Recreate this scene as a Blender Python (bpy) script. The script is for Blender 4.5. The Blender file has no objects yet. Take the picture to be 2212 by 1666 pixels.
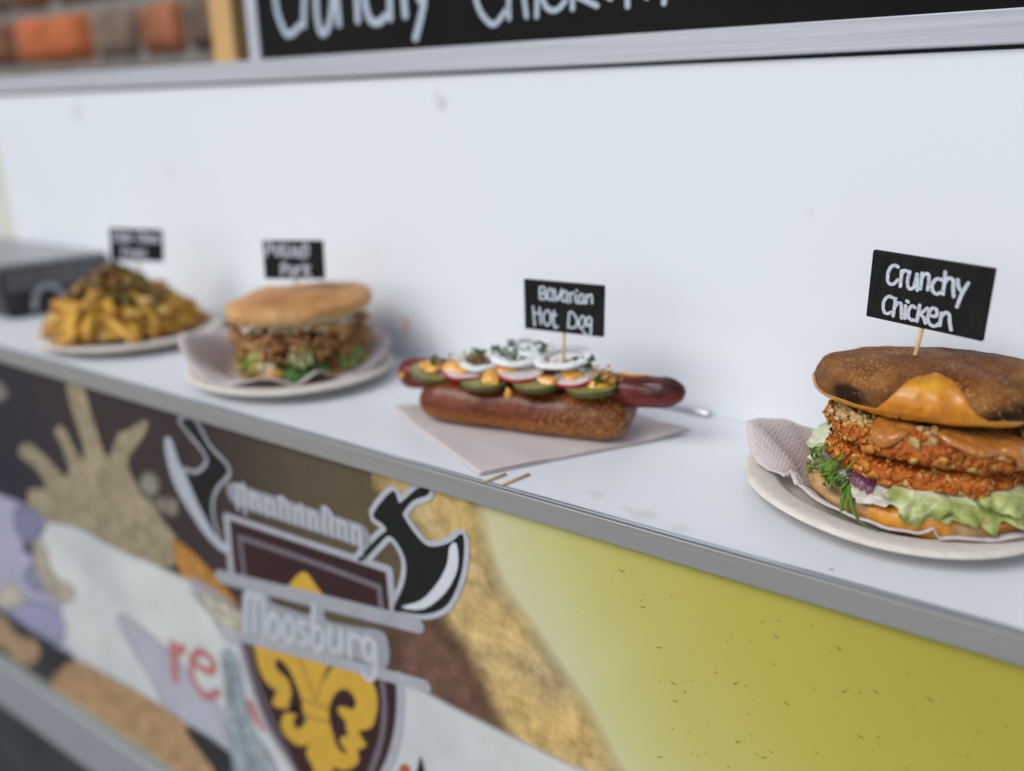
import bpy, bmesh, math, random
from mathutils import Vector, Matrix, noise, geometry
R_ = math.radians
rnd = random.Random(7)
scene = bpy.context.scene
COL = scene.collection

# ------------------------------------------------------------------ camera
ZS = 1.10                                   # top of the serving shelf
PITCH, YAW = R_(18.31), R_(32.2)
FW = Vector((-math.sin(YAW) * math.cos(PITCH), math.cos(YAW) * math.cos(PITCH), -math.sin(PITCH)))
RT = Vector((math.cos(YAW), math.sin(YAW), 0))
UP = RT.cross(FW)
CAM = Vector((0, 0, ZS + 0.20))
FPX, CX, CY = 1662.0, 1106.0, 833.0         # focal length in the units the distances were measured in
cam_d = bpy.data.cameras.new('camera')
cam = bpy.data.objects.new('camera', cam_d); COL.objects.link(cam)
cam.matrix_world = Matrix(((RT.x, UP.x, -FW.x, CAM.x), (RT.y, UP.y, -FW.y, CAM.y), (RT.z, UP.z, -FW.z, CAM.z), (0, 0, 0, 1)))
cam_d.sensor_fit = 'HORIZONTAL'; cam_d.sensor_width = 36; cam_d.lens = 36 * FPX / 2212
cam_d.clip_start = 0.02; cam_d.clip_end = 500
cam_d.dof.use_dof = True; cam_d.dof.focus_distance = 0.42; cam_d.dof.aperture_fstop = 2.1
scene.camera = cam

# ------------------------------------------------------------------ light
SUN_EL, SUN_AZ = R_(42), R_(205)            # azimuth measured from +Y towards +X
w = bpy.data.worlds.new('World'); scene.world = w; w.use_nodes = True
wn = w.node_tree; wn.nodes.clear()
sky = wn.nodes.new('ShaderNodeTexSky'); sky.sky_type = 'NISHITA'; sky.sun_disc = False
sky.sun_elevation = SUN_EL; sky.sun_rotation = SUN_AZ; sky.dust_density = 1.0; sky.air_density = 1.0
hsv = wn.nodes.new('ShaderNodeHueSaturation'); hsv.inputs['Saturation'].default_value = 0.65
bg = wn.nodes.new('ShaderNodeBackground'); bg.inputs['Strength'].default_value = 0.115
wo = wn.nodes.new('ShaderNodeOutputWorld')
wn.links.new(sky.outputs[0], hsv.inputs['Color']); wn.links.new(hsv.outputs[0], bg.inputs[0]); wn.links.new(bg.outputs[0], wo.inputs[0])
sd = bpy.data.lights.new('sun', 'SUN'); sd.energy = 1.35; sd.angle = R_(32); sd.color = (1, .98, .96)
sun = bpy.data.objects.new('sun', sd); COL.objects.link(sun)
sdir = Vector((math.sin(SUN_AZ) * math.cos(SUN_EL), math.cos(SUN_AZ) * math.cos(SUN_EL), math.sin(SUN_EL)))
sun.rotation_euler = sdir.to_track_quat('Z', 'Y').to_euler(); sun.location = (-1, -3, 4)
vs = scene.view_settings
scene.display_settings.display_device = 'sRGB'
vs.view_transform = 'Standard'; vs.look = 'None'; vs.exposure = 0.40; vs.gamma = 1.0
scene.cycles.use_denoising = True
scene.cycles.max_bounces = 6

YW, YF, YB = .5307, .345, .3505            # back panel face, shelf front, printed banner face
# ------------------------------------------------------------------ helpers
def ray(px, py): return RT * ((px - CX) / FPX) - UP * ((py - CY) / FPX) + FW
def aty(px, py, y):
    d = ray(px, py); return CAM + d * ((y - CAM.y) / d.y)
def atz(px, py, z):
    d = ray(px, py); return CAM + d * ((z - CAM.z) / d.z)
def lerp(a, b, t): return a + (b - a) * t
def mixc(a, b, t):
    t = max(0., min(1., t)); return tuple(x + (y - x) * t for x, y in zip(a, b))
def sm(a, b, x):
    t = max(0., min(1., (x - a) / (b - a))); return t * t * (3 - 2 * t)
def nz(v, s=1.0, off=0.0): return noise.noise(Vector(v) * s + Vector((off, off * 1.7, off * .3)))
def cr(pts, n=6, closed=False):
    """Catmull-Rom through points of any dimension"""
    pts = [tuple(p) for p in pts]; m = len(pts); out = []
    if m < 3 and not closed:
        return [tuple(lerp(a, b, k / n) for a, b in zip(pts[0], pts[1])) for k in range(n + 1)]
    for i in range(m if closed else m - 1):
        p0 = pts[(i - 1) % m] if closed or i > 0 else pts[0]
        p1 = pts[i]; p2 = pts[(i + 1) % m]
        p3 = pts[(i + 2) % m] if closed or i + 2 < m else pts[-1]
        for k in range(n):
            t = k / n; t2 = t * t; t3 = t2 * t
            out.append(tuple(.5 * (2 * b + (c - a) * t + (2 * a - 5 * b + 4 * c - d) * t2 + (3 * b - a - 3 * c + d) * t3) for a, b, c, d in zip(p0, p1, p2, p3)))
    if not closed: out.append(pts[-1])
    return out

def mesh(name, verts, faces, cols=None, smooth=True):
    me = bpy.data.meshes.new(name)
    me.from_pydata([tuple(v) for v in verts], [], faces)
    if smooth: me.polygons.foreach_set('use_smooth', [True] * len(me.polygons))
    if cols:
        a = me.color_attributes.new('Col', 'FLOAT_COLOR', 'POINT'); flat = []
        for c in cols: flat.extend((c[0], c[1], c[2], c[3] if len(c) > 3 else 1.0))
        a.data.foreach_set('color', flat)
    me.update(); return me
def obj(name, me, mat=None, parent=None, loc=None, rot=None):
    o = bpy.data.objects.new(name, me); COL.objects.link(o)
    if mat is not None and me is not None and len(me.materials) == 0: me.materials.append(mat)
    if parent is not None: o.parent = parent
    if loc is not None: o.location = loc
    if rot is not None: o.rotation_euler = rot
    return o
def tag(o, label=None, cat=None, group=None, kind=None):
    if label: o['label'] = label
    if cat: o['category'] = cat
    if group: o['group'] = group
    if kind: o['kind'] = kind
    return o
def thing(name, loc, label, cat, group=None, rotz=0):
    o = bpy.data.objects.new(name, None); COL.objects.link(o); o.location = loc; o.rotation_euler = (0, 0, rotz)
    o.empty_display_size = .02
    return tag(o, label, cat, group)

class MB:
    """collects geometry with colours"""
    def __init__(s): s.v = []; s.f = []; s.c = []
    def add(s, v, f, c=(.5, .5, .5)):
        b = len(s.v); s.v += [tuple(p) for p in v]; s.f += [tuple(i + b for i in q) for q in f]
        s.c += list(c) if (len(c) and isinstance(c[0], (tuple, list))) else [c] * len(v)
    def grid(s, nu, nv, fn, cu=False, cv=False, flip=False):
        v = []; c = []
        for j in range(nv):
            for i in range(nu):
                p = fn(i / (nu if cu else nu - 1), j / (nv if cv else nv - 1))
                if len(p) == 2 and isinstance(p[1], tuple): v.append(tuple(p[0])); c.append(p[1])
                else: v.append(tuple(p)); c.append((.5, .5, .5))
        f = []
        for j in range(nv if cv else nv - 1):
            for i in range(nu if cu else nu - 1):
                a = j * nu + i; b = j * nu + (i + 1) % nu; d = ((j + 1) % nv) * nu + i; e = ((j + 1) % nv) * nu + (i + 1) % nu
                f.append((d, e, b, a) if flip else (a, b, e, d))
        s.add(v, f, c); return s
    def box(s, a, b, c=(.5, .5, .5)):
        (x0, y0, z0), (x1, y1, z1) = a, b
        s.add([(x0, y0, z0), (x1, y0, z0), (x1, y1, z0), (x0, y1, z0), (x0, y0, z1), (x1, y0, z1), (x1, y1, z1), (x0, y1, z1)],
              [(0, 3, 2, 1), (4, 5, 6, 7), (0, 1, 5, 4), (1, 2, 6, 5), (2, 3, 7, 6), (3, 0, 4, 7)], c); return s
    def tube(s, pts, rad, n=8, c=(.5, .5, .5), caps=True, flat=1.0):
        P = [Vector(p) for p in pts]; m = len(P); v = []; cc = []
        ref = Vector((0, 0, 1))
        for i, p in enumerate(P):
            t = (P[min(i + 1, m - 1)] - P[max(i - 1, 0)]).normalized()
            rr = ref if abs(t.dot(ref)) < .95 else Vector((1, 0, 0))
            a = t.cross(rr).normalized(); b = t.cross(a)
            r = rad(i / (m - 1)) if callable(rad) else rad
            for k in range(n):
                q = 2 * math.pi * k / n
                v.append(p + a * (r * math.cos(q)) + b * (r * flat * math.sin(q)))
                cc.append(c(i / (m - 1), k / n) if callable(c) else c)
        f = [(i * n + k, i * n + (k + 1) % n, (i + 1) * n + (k + 1) % n, (i + 1) * n + k) for i in range(m - 1) for k in range(n)]
        if caps: f += [tuple(range(n - 1, -1, -1)), tuple((m - 1) * n + k for k in range(n))]
        s.add(v, f, cc); return s
    def blob(s, c, r, seed=0, amp=.15, nu=10, nv=7, col=(.5, .5, .5), M=None, fr=1.5):
        c = Vector(c); rx, ry, rz = r if hasattr(r, '__len__') else (r, r, r)
        v = []; cols = []
        for j in range(nv):
            th = math.pi * j / (nv - 1)
            for i in range(nu):
                ph = 2 * math.pi * i / nu
                d = Vector((math.sin(th) * math.cos(ph), math.sin(th) * math.sin(ph), math.cos(th)))
                k = 1 + amp * nz(d, fr, seed)
                p = Vector((d.x * rx * k, d.y * ry * k, d.z * rz * k))
                if M is not None: p = M @ p
                v.append(c + p); cols.append(col(d) if callable(col) else col)
        f = [(j * nu + i, (j + 1) * nu + i, (j + 1) * nu + (i + 1) % nu, j * nu + (i + 1) % nu) for j in range(nv - 1) for i in range(nu)]
        s.add(v, f, cols); return s
    def flake(s, c, n, size, seed, col, curl=.3, th=.0004, asp=.7, k=7):
        """a thin curled irregular flake with a top and a bottom"""
        n = Vector(n).normalized(); a = n.orthogonal().normalized()
        a = Matrix.Rotation(seed * 2.39, 3, n) @ a; b = n.cross(a); c = Vector(c)
        top = []; bot = []
        for i in range(k):
            q = 2 * math.pi * i / k; rr = size * (.75 + .35 * nz((math.cos(q), math.sin(q), 0), 1.3, seed))
            x = rr * math.cos(q); y = rr * asp * math.sin(q)
            h = curl * (x * x) / size + .25 * size * nz((x / size, y / size, 3), 1.1, seed)
            p = c + a * x + b * y + n * h
            top.append(p + n * th); bot.append(p - n * th)
        v = top + bot + [c + n * th, c - n * th]
        f = [(i, (i + 1) % k, 2 * k) for i in range(k)] + [(k + (i + 1) % k, k + i, 2 * k + 1) for i in range(k)] + [(i, k + i, k + (i + 1) % k, (i + 1) % k) for i in range(k)]
        s.add(v, f, col); return s
    def me(s, name, smooth=True): return mesh(name, s.v, s.f, s.c, smooth)
    def build(s, name, mat, parent=None, smooth=True, loc=None, rot=None): return obj(name, s.me(name, smooth), mat, parent, loc, rot)
def solid(o, th, off=0.0):
    m = o.modifiers.new('thickness', 'SOLIDIFY'); m.thickness = th; m.offset = off; return o
def subsurf(o, n=1):
    m = o.modifiers.new('smooth', 'SUBSURF'); m.levels = n; m.render_levels = n; return o
def bevel(o, wd, seg=2):
    m = o.modifiers.new('bevel', 'BEVEL'); m.width = wd; m.segments = seg; m.limit_method = 'ANGLE'; return o

# ------------------------------------------------------------------ materials
class NT:
    def __init__(s, name):
        s.m = bpy.data.materials.new(name); s.m.use_nodes = True; s.t = s.m.node_tree
        s.b = s.t.nodes['Principled BSDF']
    def n(s, typ, **kw):
        x = s.t.nodes.new(typ)
        for k, v in kw.items():
            if k in x.inputs: x.inputs[k].default_value = v
            else: setattr(x, k, v)
        return x
    def l(s, a, b): s.t.links.new(a, b)
    def coord(s, sc=(1, 1, 1)):
        c = s.n('ShaderNodeTexCoord'); mp = s.n('ShaderNodeMapping'); mp.inputs['Scale'].default_value = sc
        s.l(c.outputs['Object'], mp.inputs['Vector']); return mp.outputs[0]
    def noise(s, vec, scale, detail=4, rough=.55):
        x = s.n('ShaderNodeTexNoise'); x.inputs['Scale'].default_value = scale; x.inputs['Detail'].default_value = detail; x.inputs['Roughness'].default_value = rough
        s.l(vec, x.inputs['Vector']); return x.outputs['Fac']
    def ramp(s, fac, stops):
        x = s.n('ShaderNodeValToRGB'); e = x.color_ramp.elements
        while len(e) < len(stops): e.new(.5)
        for el, (p, c) in zip(e, stops): el.position = p; el.color = (*c, 1) if len(c) == 3 else c
        s.l(fac, x.inputs[0]); return x.outputs[0]
    def mix(s, fac, a, b, mode='MIX'):
        x = s.n('ShaderNodeMix'); x.data_type = 'RGBA'; x.blend_type = mode
        for sock, val in ((x.inputs[0], fac), (x.inputs[6], a), (x.inputs[7], b)):
            if isinstance(val, (int, float)): sock.default_value = val
            elif isinstance(val, tuple): sock.default_value = (*val, 1)
            else: s.l(val, sock)
        return x.outputs[2]
    def bump(s, h, strength, dist, prev=None):
        x = s.n('ShaderNodeBump'); x.inputs['Strength'].default_value = strength; x.inputs['Distance'].default_value = dist
        s.l(h, x.inputs['Height'])
        if prev is not None: s.l(prev, x.inputs['Normal'])
        s.l(x.outputs[0], s.b.inputs['Normal']); return x.outputs[0]
    def base(s, c):
        if isinstance(c, tuple): s.b.inputs['Base Color'].default_value = (*c, 1)
        else: s.l(c, s.b.inputs['Base Color'])
    def set(s, **kw):
        for k, v in kw.items(): s.b.inputs[k.replace('_', ' ')].default_value = v
        return s
BLK = (0, 0, 0); WHT = (1, 1, 1)
def two(name, c1, c2, scale, rough=.5, bump=0, bdist=.0005, bscale=None, spec=.5, sss=0, sssr=(.004, .002, .001), metal=0, coat=0, sc=(1, 1, 1), lo=.35, hi=.65):
    t = NT(name); v = t.coord(sc); f = t.noise(v, scale)
    t.base(t.ramp(f, [(lo, c1), (hi, c2)])); t.set(Roughness=rough, Specular_IOR_Level=spec, Metallic=metal, Coat_Weight=coat)
    if sss: t.set(Subsurface_Weight=sss, Subsurface_Scale=1.0); t.b.inputs['Subsurface Radius'].default_value = sssr
    if bump: t.bump(t.noise(v, bscale or scale * 4, 5), bump, bdist)
    return t.m
def vcol(name, rough=.5, var=.25, vscale=400, bump=0, bdist=.0004, bscale=600, spec=.5, sss=0, sssr=(.004, .002, .001), coat=0, speck=None, rvar=0):
    """colour from the mesh, with grain from the nodes"""
    t = NT(name); a = t.n('ShaderNodeAttribute'); a.attribute_name = 'Col'; v = t.coord()
    f = t.noise(v, vscale, 5); c = t.mix(1.0, a.outputs['Color'], t.ramp(f, [(.3, (1 - var,) * 3), (.7, (1 + var * .6,) * 3)]), 'MULTIPLY')
    if speck:
        for (sc, th, colr) in speck:
            vo = t.n('ShaderNodeTexVoronoi'); vo.inputs['Scale'].default_value = sc; t.l(v, vo.inputs['Vector'])
            big = t.ramp(t.noise(v, sc * .12, 2), [(.42, BLK), (.6, WHT)])
            m = t.mix(1.0, t.ramp(vo.outputs['Distance'], [(th * .7, WHT), (th, BLK)]), big, 'MULTIPLY')
            c = t.mix(m, c, colr)
    t.base(c); t.set(Roughness=rough, Specular_IOR_Level=spec, Coat_Weight=coat)
    if rvar:
        x = t.n('ShaderNodeMapRange'); x.inputs['To Min'].default_value = rough - rvar; x.inputs['To Max'].default_value = rough + rvar
        t.l(t.noise(v, 90, 3), x.inputs['Value']); t.l(x.outputs[0], t.b.inputs['Roughness'])
    if sss: t.set(Subsurface_Weight=sss, Subsurface_Scale=1.0); t.b.inputs['Subsurface Radius'].default_value = sssr
    if bump: t.bump(t.noise(v, bscale, 6), bump, bdist)
    return t.m

def white_panel(name, tint, spots=(), ax=2):
    t = NT(name); v = t.coord(); f = t.noise(v, 3.5, 5)
    c = t.ramp(f, [(.3, tuple(x * .97 for x in tint)), (.7, tint)])
    # faint scuffs and grey smears
    sep = t.n('ShaderNodeSeparateXYZ'); dv = t.n('ShaderNodeVectorMath'); dv.operation = 'ADD'
    nv = t.n('ShaderNodeTexNoise'); nv.inputs['Scale'].default_value = 70; t.l(v, nv.inputs['Vector'])
    sc_ = t.n('ShaderNodeVectorMath'); sc_.operation = 'SCALE'; sc_.inputs['Scale'].default_value = .010; t.l(nv.outputs['Color'], sc_.inputs[0])
    t.l(v, dv.inputs[0]); t.l(sc_.outputs[0], dv.inputs[1]); 
    for (px_, py_, rad, strength, colr) in spots:
        P = aty(px_, py_, YW) if ax == 2 else atz(px_, py_, ZS)
        ds = t.n('ShaderNodeVectorMath'); ds.operation = 'DISTANCE'; ds.inputs[1].default_value = tuple(q + .005 for q in P); t.l(dv.outputs[0], ds.inputs[0])
        mr = t.n('ShaderNodeMapRange'); mr.inputs['From Min'].default_value = rad; mr.inputs['From Max'].default_value = rad * .3; mr.inputs['To Max'].default_value = strength; t.l(ds.outputs['Value'], mr.inputs['Value'])
        c = t.mix(mr.outputs[0], c, colr)
    if True:
        f2 = t.noise(t.coord((9, 1, 26)), 1.0, 6, .7); c = t.mix(t.ramp(f2, [(.70, BLK), (.80, (.35,) * 3)]), c, tuple(x * .72 for x in tint))
        vo = t.n('ShaderNodeTexVoronoi'); vo.inputs['Scale'].default_value = 22; t.l(v, vo.inputs['Vector'])
        c = t.mix(t.ramp(vo.outputs['Distance'], [(.02, (.4,) * 3), (.035, BLK)]), c, (.3, .29, .28))
    t.base(c); t.set(Roughness=.42, Specular_IOR_Level=.4)
    t.bump(t.noise(v, 900, 3), .12, .0003); return t.m
M = {}
M['panel'] = white_panel('white_panel', (.765, .80, .828), ((955, 222, .008, .45, (.35, .35, .36)), (940, 208, .006, .2, (.4, .4, .4)), (168, 244, .016, .3, (.4, .42, .42)), (368, 368, .010, .18, (.4, .42, .42)), (1750, 460, .004, .15, (.4, .4, .4))))
M['shelf'] = white_panel('shelf_laminate', (.735, .755, .775), ((1290, 1070, .007, .35, (.55, .48, .45)), (1385, 1112, .010, .35, (.50, .42, .36)), (1350, 1100, .005, .3, (.50, .42, .36)), (1470, 1142, .006, .3, (.45, .40, .38)), (1800, 1228, .0016, .9, (.15, .14, .13)), (2010, 1310, .0012, .9, (.15, .14, .13)), (2075, 1322, .0014, .9, (.15, .14, .13)), (1960, 1345, .003, .3, (.3, .28, .27))), 1)
def brushed(name, c, rough=.38, metal=.75, sc=(6, 200, 900)):
    t = NT(name); v = t.coord(sc); f = t.noise(v, 1.0, 5, .6)
    t.base(t.ramp(f, [(.3, tuple(x * .74 for x in c)), (.7, c)])); t.set(Roughness=rough, Metallic=metal)
    t.bump(f, .18, .0003); return t.m
M['alu'] = brushed('brushed_aluminium', (.47, .455, .43), .42, .45, (5, 400, 2200))
M['alu_lip'] = brushed('aluminium_lip', (.5, .54, .58), .3, .8)
M['sill'] = brushed('sill_aluminium', (.52, .54, .59), .5, .35)
M['rail'] = brushed('base_rail_metal', (.42, .46, .47), .45, .4)
M['dark'] = two('dark_underbody', (.012, .015, .016), (.035, .04, .042), 6, .7)
M['cream'] = two('cream_post_paint', (.62, .62, .53), (.66, .66, .58), 8, .5)
M['chalkboard'] = two('blackboard_paint', (.010, .010, .011), (.018, .017, .017), 220, .7, .25, .0003, 900, spec=.15, sc=(1, 1, .25))
M['board_gloss'] = two('glossy_black_board', (.006, .006, .007), (.010, .009, .009), 8, .35, spec=.06)
def chalk(name, c):
    t = NT(name); v = t.coord(); f = t.noise(v, 1400, 4, .7)
    t.base(t.mix(t.ramp(f, [(.36, BLK), (.6, WHT)]), tuple(x * .42 for x in c), c)); t.set(Roughness=.9, Specular_IOR_Level=.1); return t.m
M['chalk'] = chalk('chalk_marker', (.74, .80, .88)); M['chalk_big'] = chalk('chalk_marker_board', (.60, .68, .78))
M['wood'] = two('pick_wood', (.50, .31, .14), (.66, .45, .23), 60, .6, .2, .0002, sc=(20, 20, 1))
M['batten'] = two('pine_batten', (.50, .27, .08), (.62, .37, .13), 6, .5, .2, .0004, sc=(12, 12, 1))
M['plate'] = two('pulp_plate', (.60, .535, .46), (.68, .62, .545), 160, .8, .35, .0004, 900)
M['mortar'] = two('mortar', (.16, .15, .13), (.26, .24, .21), 25, .95, .5, .002)
M['ground'] = two('paving_stone', (.10, .10, .10), (.16, .155, .15), 5, .9, .4, .003, 60)
M['steel'] = two('polished_steel', (.5, .5, .52), (.6, .6, .62), 200, .18, metal=1)
M['black_plastic'] = two('black_plastic', (.012, .012, .015), (.02, .02, .024), 30, .45)
M['grey_plastic'] = two('dark_grey_plastic', (.085, .087, .09), (.11, .112, .115), 30, .5)
M['lid'] = two('sky_sheen_lid', (.22, .225, .24), (.27, .275, .29), 30, .3)  # pale tone puts the sky's reflection on the box top into colour
def napkin_mat():
    t = NT('napkin_tissue'); v = t.coord()
    c = t.ramp(t.noise(v, 700, 4), [(.3, (.56, .475, .455)), (.7, (.66, .575, .55))])
    t.base(c); t.set(Roughness=.95, Specular_IOR_Level=.1, Subsurface_Weight=.15); t.b.inputs['Subsurface Radius'].default_value = (.002, .0015, .001)
    vo = t.n('ShaderNodeTexVoronoi'); vo.inputs['Scale'].default_value = 520; vo.inputs['Randomness'].default_value = .1; t.l(v, vo.inputs['Vector'])
    t.bump(vo.outputs['Distance'], .6, .0009, None); return t.m
M['napkin'] = napkin_mat()
M['bun'] = vcol('bun_crust', .55, .40, 420, .8, .0009, 380, .10, speck=[(520, .26, (.04, .015, .006)), (430, .24, (.55, .33, .14))])
M['pretzel'] = vcol('pretzel_crust', .36, .22, 200, .3, .0005, 260, .3, coat=.12)
M['soft_bun'] = vcol('soft_bun_crust', .6, .15, 150, .2, .0004, 300, .3)
M['cheese'] = vcol('melted_cheese', .33, .22, 260, .6, .0008, 330, .5, sss=.15, coat=.15)
M['crumb'] = vcol('crumb_coating', .55, .40, 500, .7, .0006, 900, .22, sss=.05)
M['sauce'] = vcol('sauce', .22, .06, 120, .08, .0004, 200, .5, sss=.25, sssr=(.003, .0015, .0006), coat=.3)
M['leaf'] = vcol('lettuce_leaf', .30, .25, 240, .6, .0008, 300, .4, sss=.06, sssr=(.001, .0015, .0006))
M['herb'] = vcol('chopped_herbs', .5, .2, 500, .2, .0003, 600, .2)
M['onion'] = vcol('raw_onion', .25, .08, 260, .15, .0003, 400, .5, sss=.5, sssr=(.004, .004, .004)); M['onion'].node_tree.nodes['Principled BSDF'].inputs['Transmission Weight'].default_value = .0
M['veg'] = vcol('cut_vegetable', .35, .2, 350, .25, .0004, 500, .3, sss=.25, sssr=(.002, .002, .001), coat=.2)
M['sausage'] = vcol('sausage_skin', .30, .3, 140, .45, .0007, 240, .28, coat=.06)
M['meat'] = vcol('pulled_meat', .5, .35, 300, .5, .0006, 500, .3)
M['fry'] = vcol('fried_potato', .5, .2, 200, .3, .0005, 400, .45)
M['brick'] = vcol('brick_face', .85, .3, 40, .5, .002, 60, .2)
def soft_print(name, var, vscale):
    t = NT(name); a = t.n('ShaderNodeAttribute'); a.attribute_name = 'Col'; v = t.coord()
    c = t.mix(1.0, a.outputs['Color'], t.ramp(t.noise(v, vscale, 8, .62), [(.32, (1 - var,) * 3), (.68, (1 + var * .7,) * 3)]), 'MULTIPLY')
    t.base(c); t.set(Roughness=.42, Specular_IOR_Level=.3)
    t.l(a.outputs['Alpha'], t.b.inputs['Alpha']); return t.m
M['print_soft'] = soft_print('vinyl_photo_print', .38, 90); M['print_pale'] = soft_print('vinyl_paper_print', .10, 25)
M['print'] = vcol('vinyl_print', .42, .10, 60, .0, spec=.4)
M['print_food'] = M['print_soft']
def banner_base():
    t = NT('banner_vinyl'); c = t.n('ShaderNodeTexCoord'); sp = t.n('ShaderNodeSeparateXYZ'); t.l(c.outputs['Object'], sp.inputs[0])
    ad = t.n('ShaderNodeMath'); ad.operation = 'MULTIPLY_ADD'; ad.inputs[1].default_value = .6; t.l(sp.outputs[2], ad.inputs[0]); t.l(sp.outputs[0], ad.inputs[2])
    nn = t.n('ShaderNodeMath'); nn.operation = 'MULTIPLY_ADD'; nn.inputs[1].default_value = .05; t.l(t.noise(t.coord(), 14, 4), nn.inputs[0]); t.l(ad.outputs[0], nn.inputs[2])
    mr = t.n('ShaderNodeMapRange'); mr.inputs['From Min'].default_value = .43; mr.inputs['From Max'].default_value = .68
    t.l(nn.outputs[0], mr.inputs['Value'])
    col = t.ramp(mr.outputs[0], [(.0, (.60, .57, .34)), (.16, (.57, .53, .22)), (.34, (.52, .475, .13)), (.6, (.48, .43, .085)), (1, (.41, .36, .055))])
    t.base(col); t.set(Roughness=.42, Specular_IOR_Level=.4)
    t.bump(t.noise(t.coord(), 260, 4), .10, .0006); return t.m
M['banner'] = banner_base()

# ------------------------------------------------------------------ ground and stall
def sheet(name, x0, x1, y0, y1, z, mat, nx=2):
    return MB().grid(nx, nx, lambda u, v: (lerp(x0, x1, u), lerp(y0, y1, v), z)).build(name, mat)
g = sheet('ground', -60, 60, -60, 60, 0, M['ground']); tag(g, kind='structure')

STALL = Vector((-.55, .5, 0))
stall = thing('food_stall', STALL, 'white food stall with grey edged serving shelf and printed front', 'food stall')
def sp(name, mb, mat, parent=None, bev=0, smooth=False):
    o = mb.build(name, mat, parent or stall, smooth, loc=(-STALL if parent is None else None))
    if bev: bevel(o, bev)
    return o
X0, X1 = -1.9, .75
sp('shelf_board', MB().box((X0, YF + .004, ZS - .0135), (X1, YW - .0005, ZS)), M['shelf'])
sp('back_panel', MB().box((-1.125, YW, .62), (X1, YW + .022, 1.3425)), M['panel'], bev=.001)
sp('corner_post', MB().box((-1.9, YW + .001, .62), (-1.1265, YW + .024, 1.3425)), M['cream'], bev=.001)
# aluminium edging of the shelf: face, top lip
sp('edge_trim', MB().box((X0, YF, ZS - .0152), (X1, YF + .0036, ZS - .0012)), M['alu'], bev=.0004)
sp('edge_lip', MB().box((X0, YF + .0003, ZS - .0010), (X1, YF + .0030, ZS + .0008)), M['alu_lip'], bev=.0004)
sp('hatch_sill', MB().box((X0, YW - .004, 1.3445), (X1, YW + .085, 1.3625)), M['sill'], bev=.0006)
sp('shadow_gap', MB().box((X0, YW + .003, 1.3426), (X1, YW + .020, 1.3444)), M['dark'])
banner = sp('front_banner', MB().box((X0, YB, .6655), (X1, YB + .006, ZS - .0137)), M['banner'])
sp('base_rail', MB().box((X0, YB - .010, .588), (X1, YB + .03, .663)), M['rail'], bev=.002)
sp('under_panel', MB().box((X0, YB + .02, .12), (X1, YB + .04, .5875)), M['dark'])
sp('inner_frame', MB().box((X0, YB + .007, .64), (X1, YW - .002, .66)), M['dark'])

# ------------------------------------------------------------------ print on the banner
CR = {'A': (0, 1000, 1.405), 'B': (450, 1150, 1.608), 'C': (700, 1750, 3.687), 'D': (1300, 1350, 1.380), 'E': (0, 1000, 3.332),
      'F': (0, 1400, 2.119), 'G': (600, 1300, 3.687), 'H': (600, 1600, 3.687), 'V': (0, 0, 1 / 1.31238), 'T': (0, 0, 1.5255), 'U': (1400, 0, 1.4717)}
def vpx(c, p): x0, y0, s = CR[c]; return (x0 + p[0] / s) / 1.31238, (y0 + p[1] / s) / 1.31238
ZTOP = ZS - .0150
def on_banner(c, pts, k):
    out = []
    for p in pts:
        q = aty(*vpx(c, p), YB); out.append(Vector((q.x, YB - .00012 * k, max(.668, min(q.z, ZTOP)))))
    return out
def feather(m, v, wd, colf):
    n = len(v); ar = sum(v[i].x * v[(i + 1) % n].z - v[(i + 1) % n].x * v[i].z for i in range(n)); sg = 1 if ar > 0 else -1
    o = []
    for i in range(n):
        t = v[(i + 1) % n] - v[i - 1]; q = Vector((t.z, 0, -t.x)) * sg
        q = v[i] + (q.normalized() * wd if q.length > 1e-7 else Vector((0, 0, 0))); q.z = max(.668, min(q.z, ZTOP)); o.append(q)
    cc = [tuple(colf(q))[:3] for q in v]
    f = []
    for i in range(n):
        a_, b_, c_, d_ = i, (i + 1) % n, n + (i + 1) % n, n + i
        P = v + o; nn = (P[b_] - P[a_]).cross(P[c_] - P[a_]); f.append((a_, b_, c_, d_) if nn.y < 0 else (d_, c_, b_, a_))
    m.add(v + o, f, [(*q, 1.) for q in cc] + [(*q, 0.) for q in cc])
def poly(name, c, pts, k, col, food=False, soft=.007, pale=False, closed=True, n=4, grad=None, smoothit=True, parent=None):
    P = cr(pts, n, True) if smoothit else pts
    v = on_banner(c, P, k); tri = geometry.tessellate_polygon([v])
    cols = [grad(q) if grad else col for q in v]
    # face the viewer
    f = []
    for a, b, d in tri:
        nn = (v[b] - v[a]).cross(v[d] - v[a]); f.append((a, b, d) if nn.y < 0 else (a, d, b))
    m = MB(); m.add(v, f, cols)
    if food: feather(m, v, soft, (lambda q: grad(q)) if grad else (lambda q: col))
    return m.build(name, M['print_pale' if pale else ('print_food' if food else 'print')], parent or banner, False)
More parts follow.
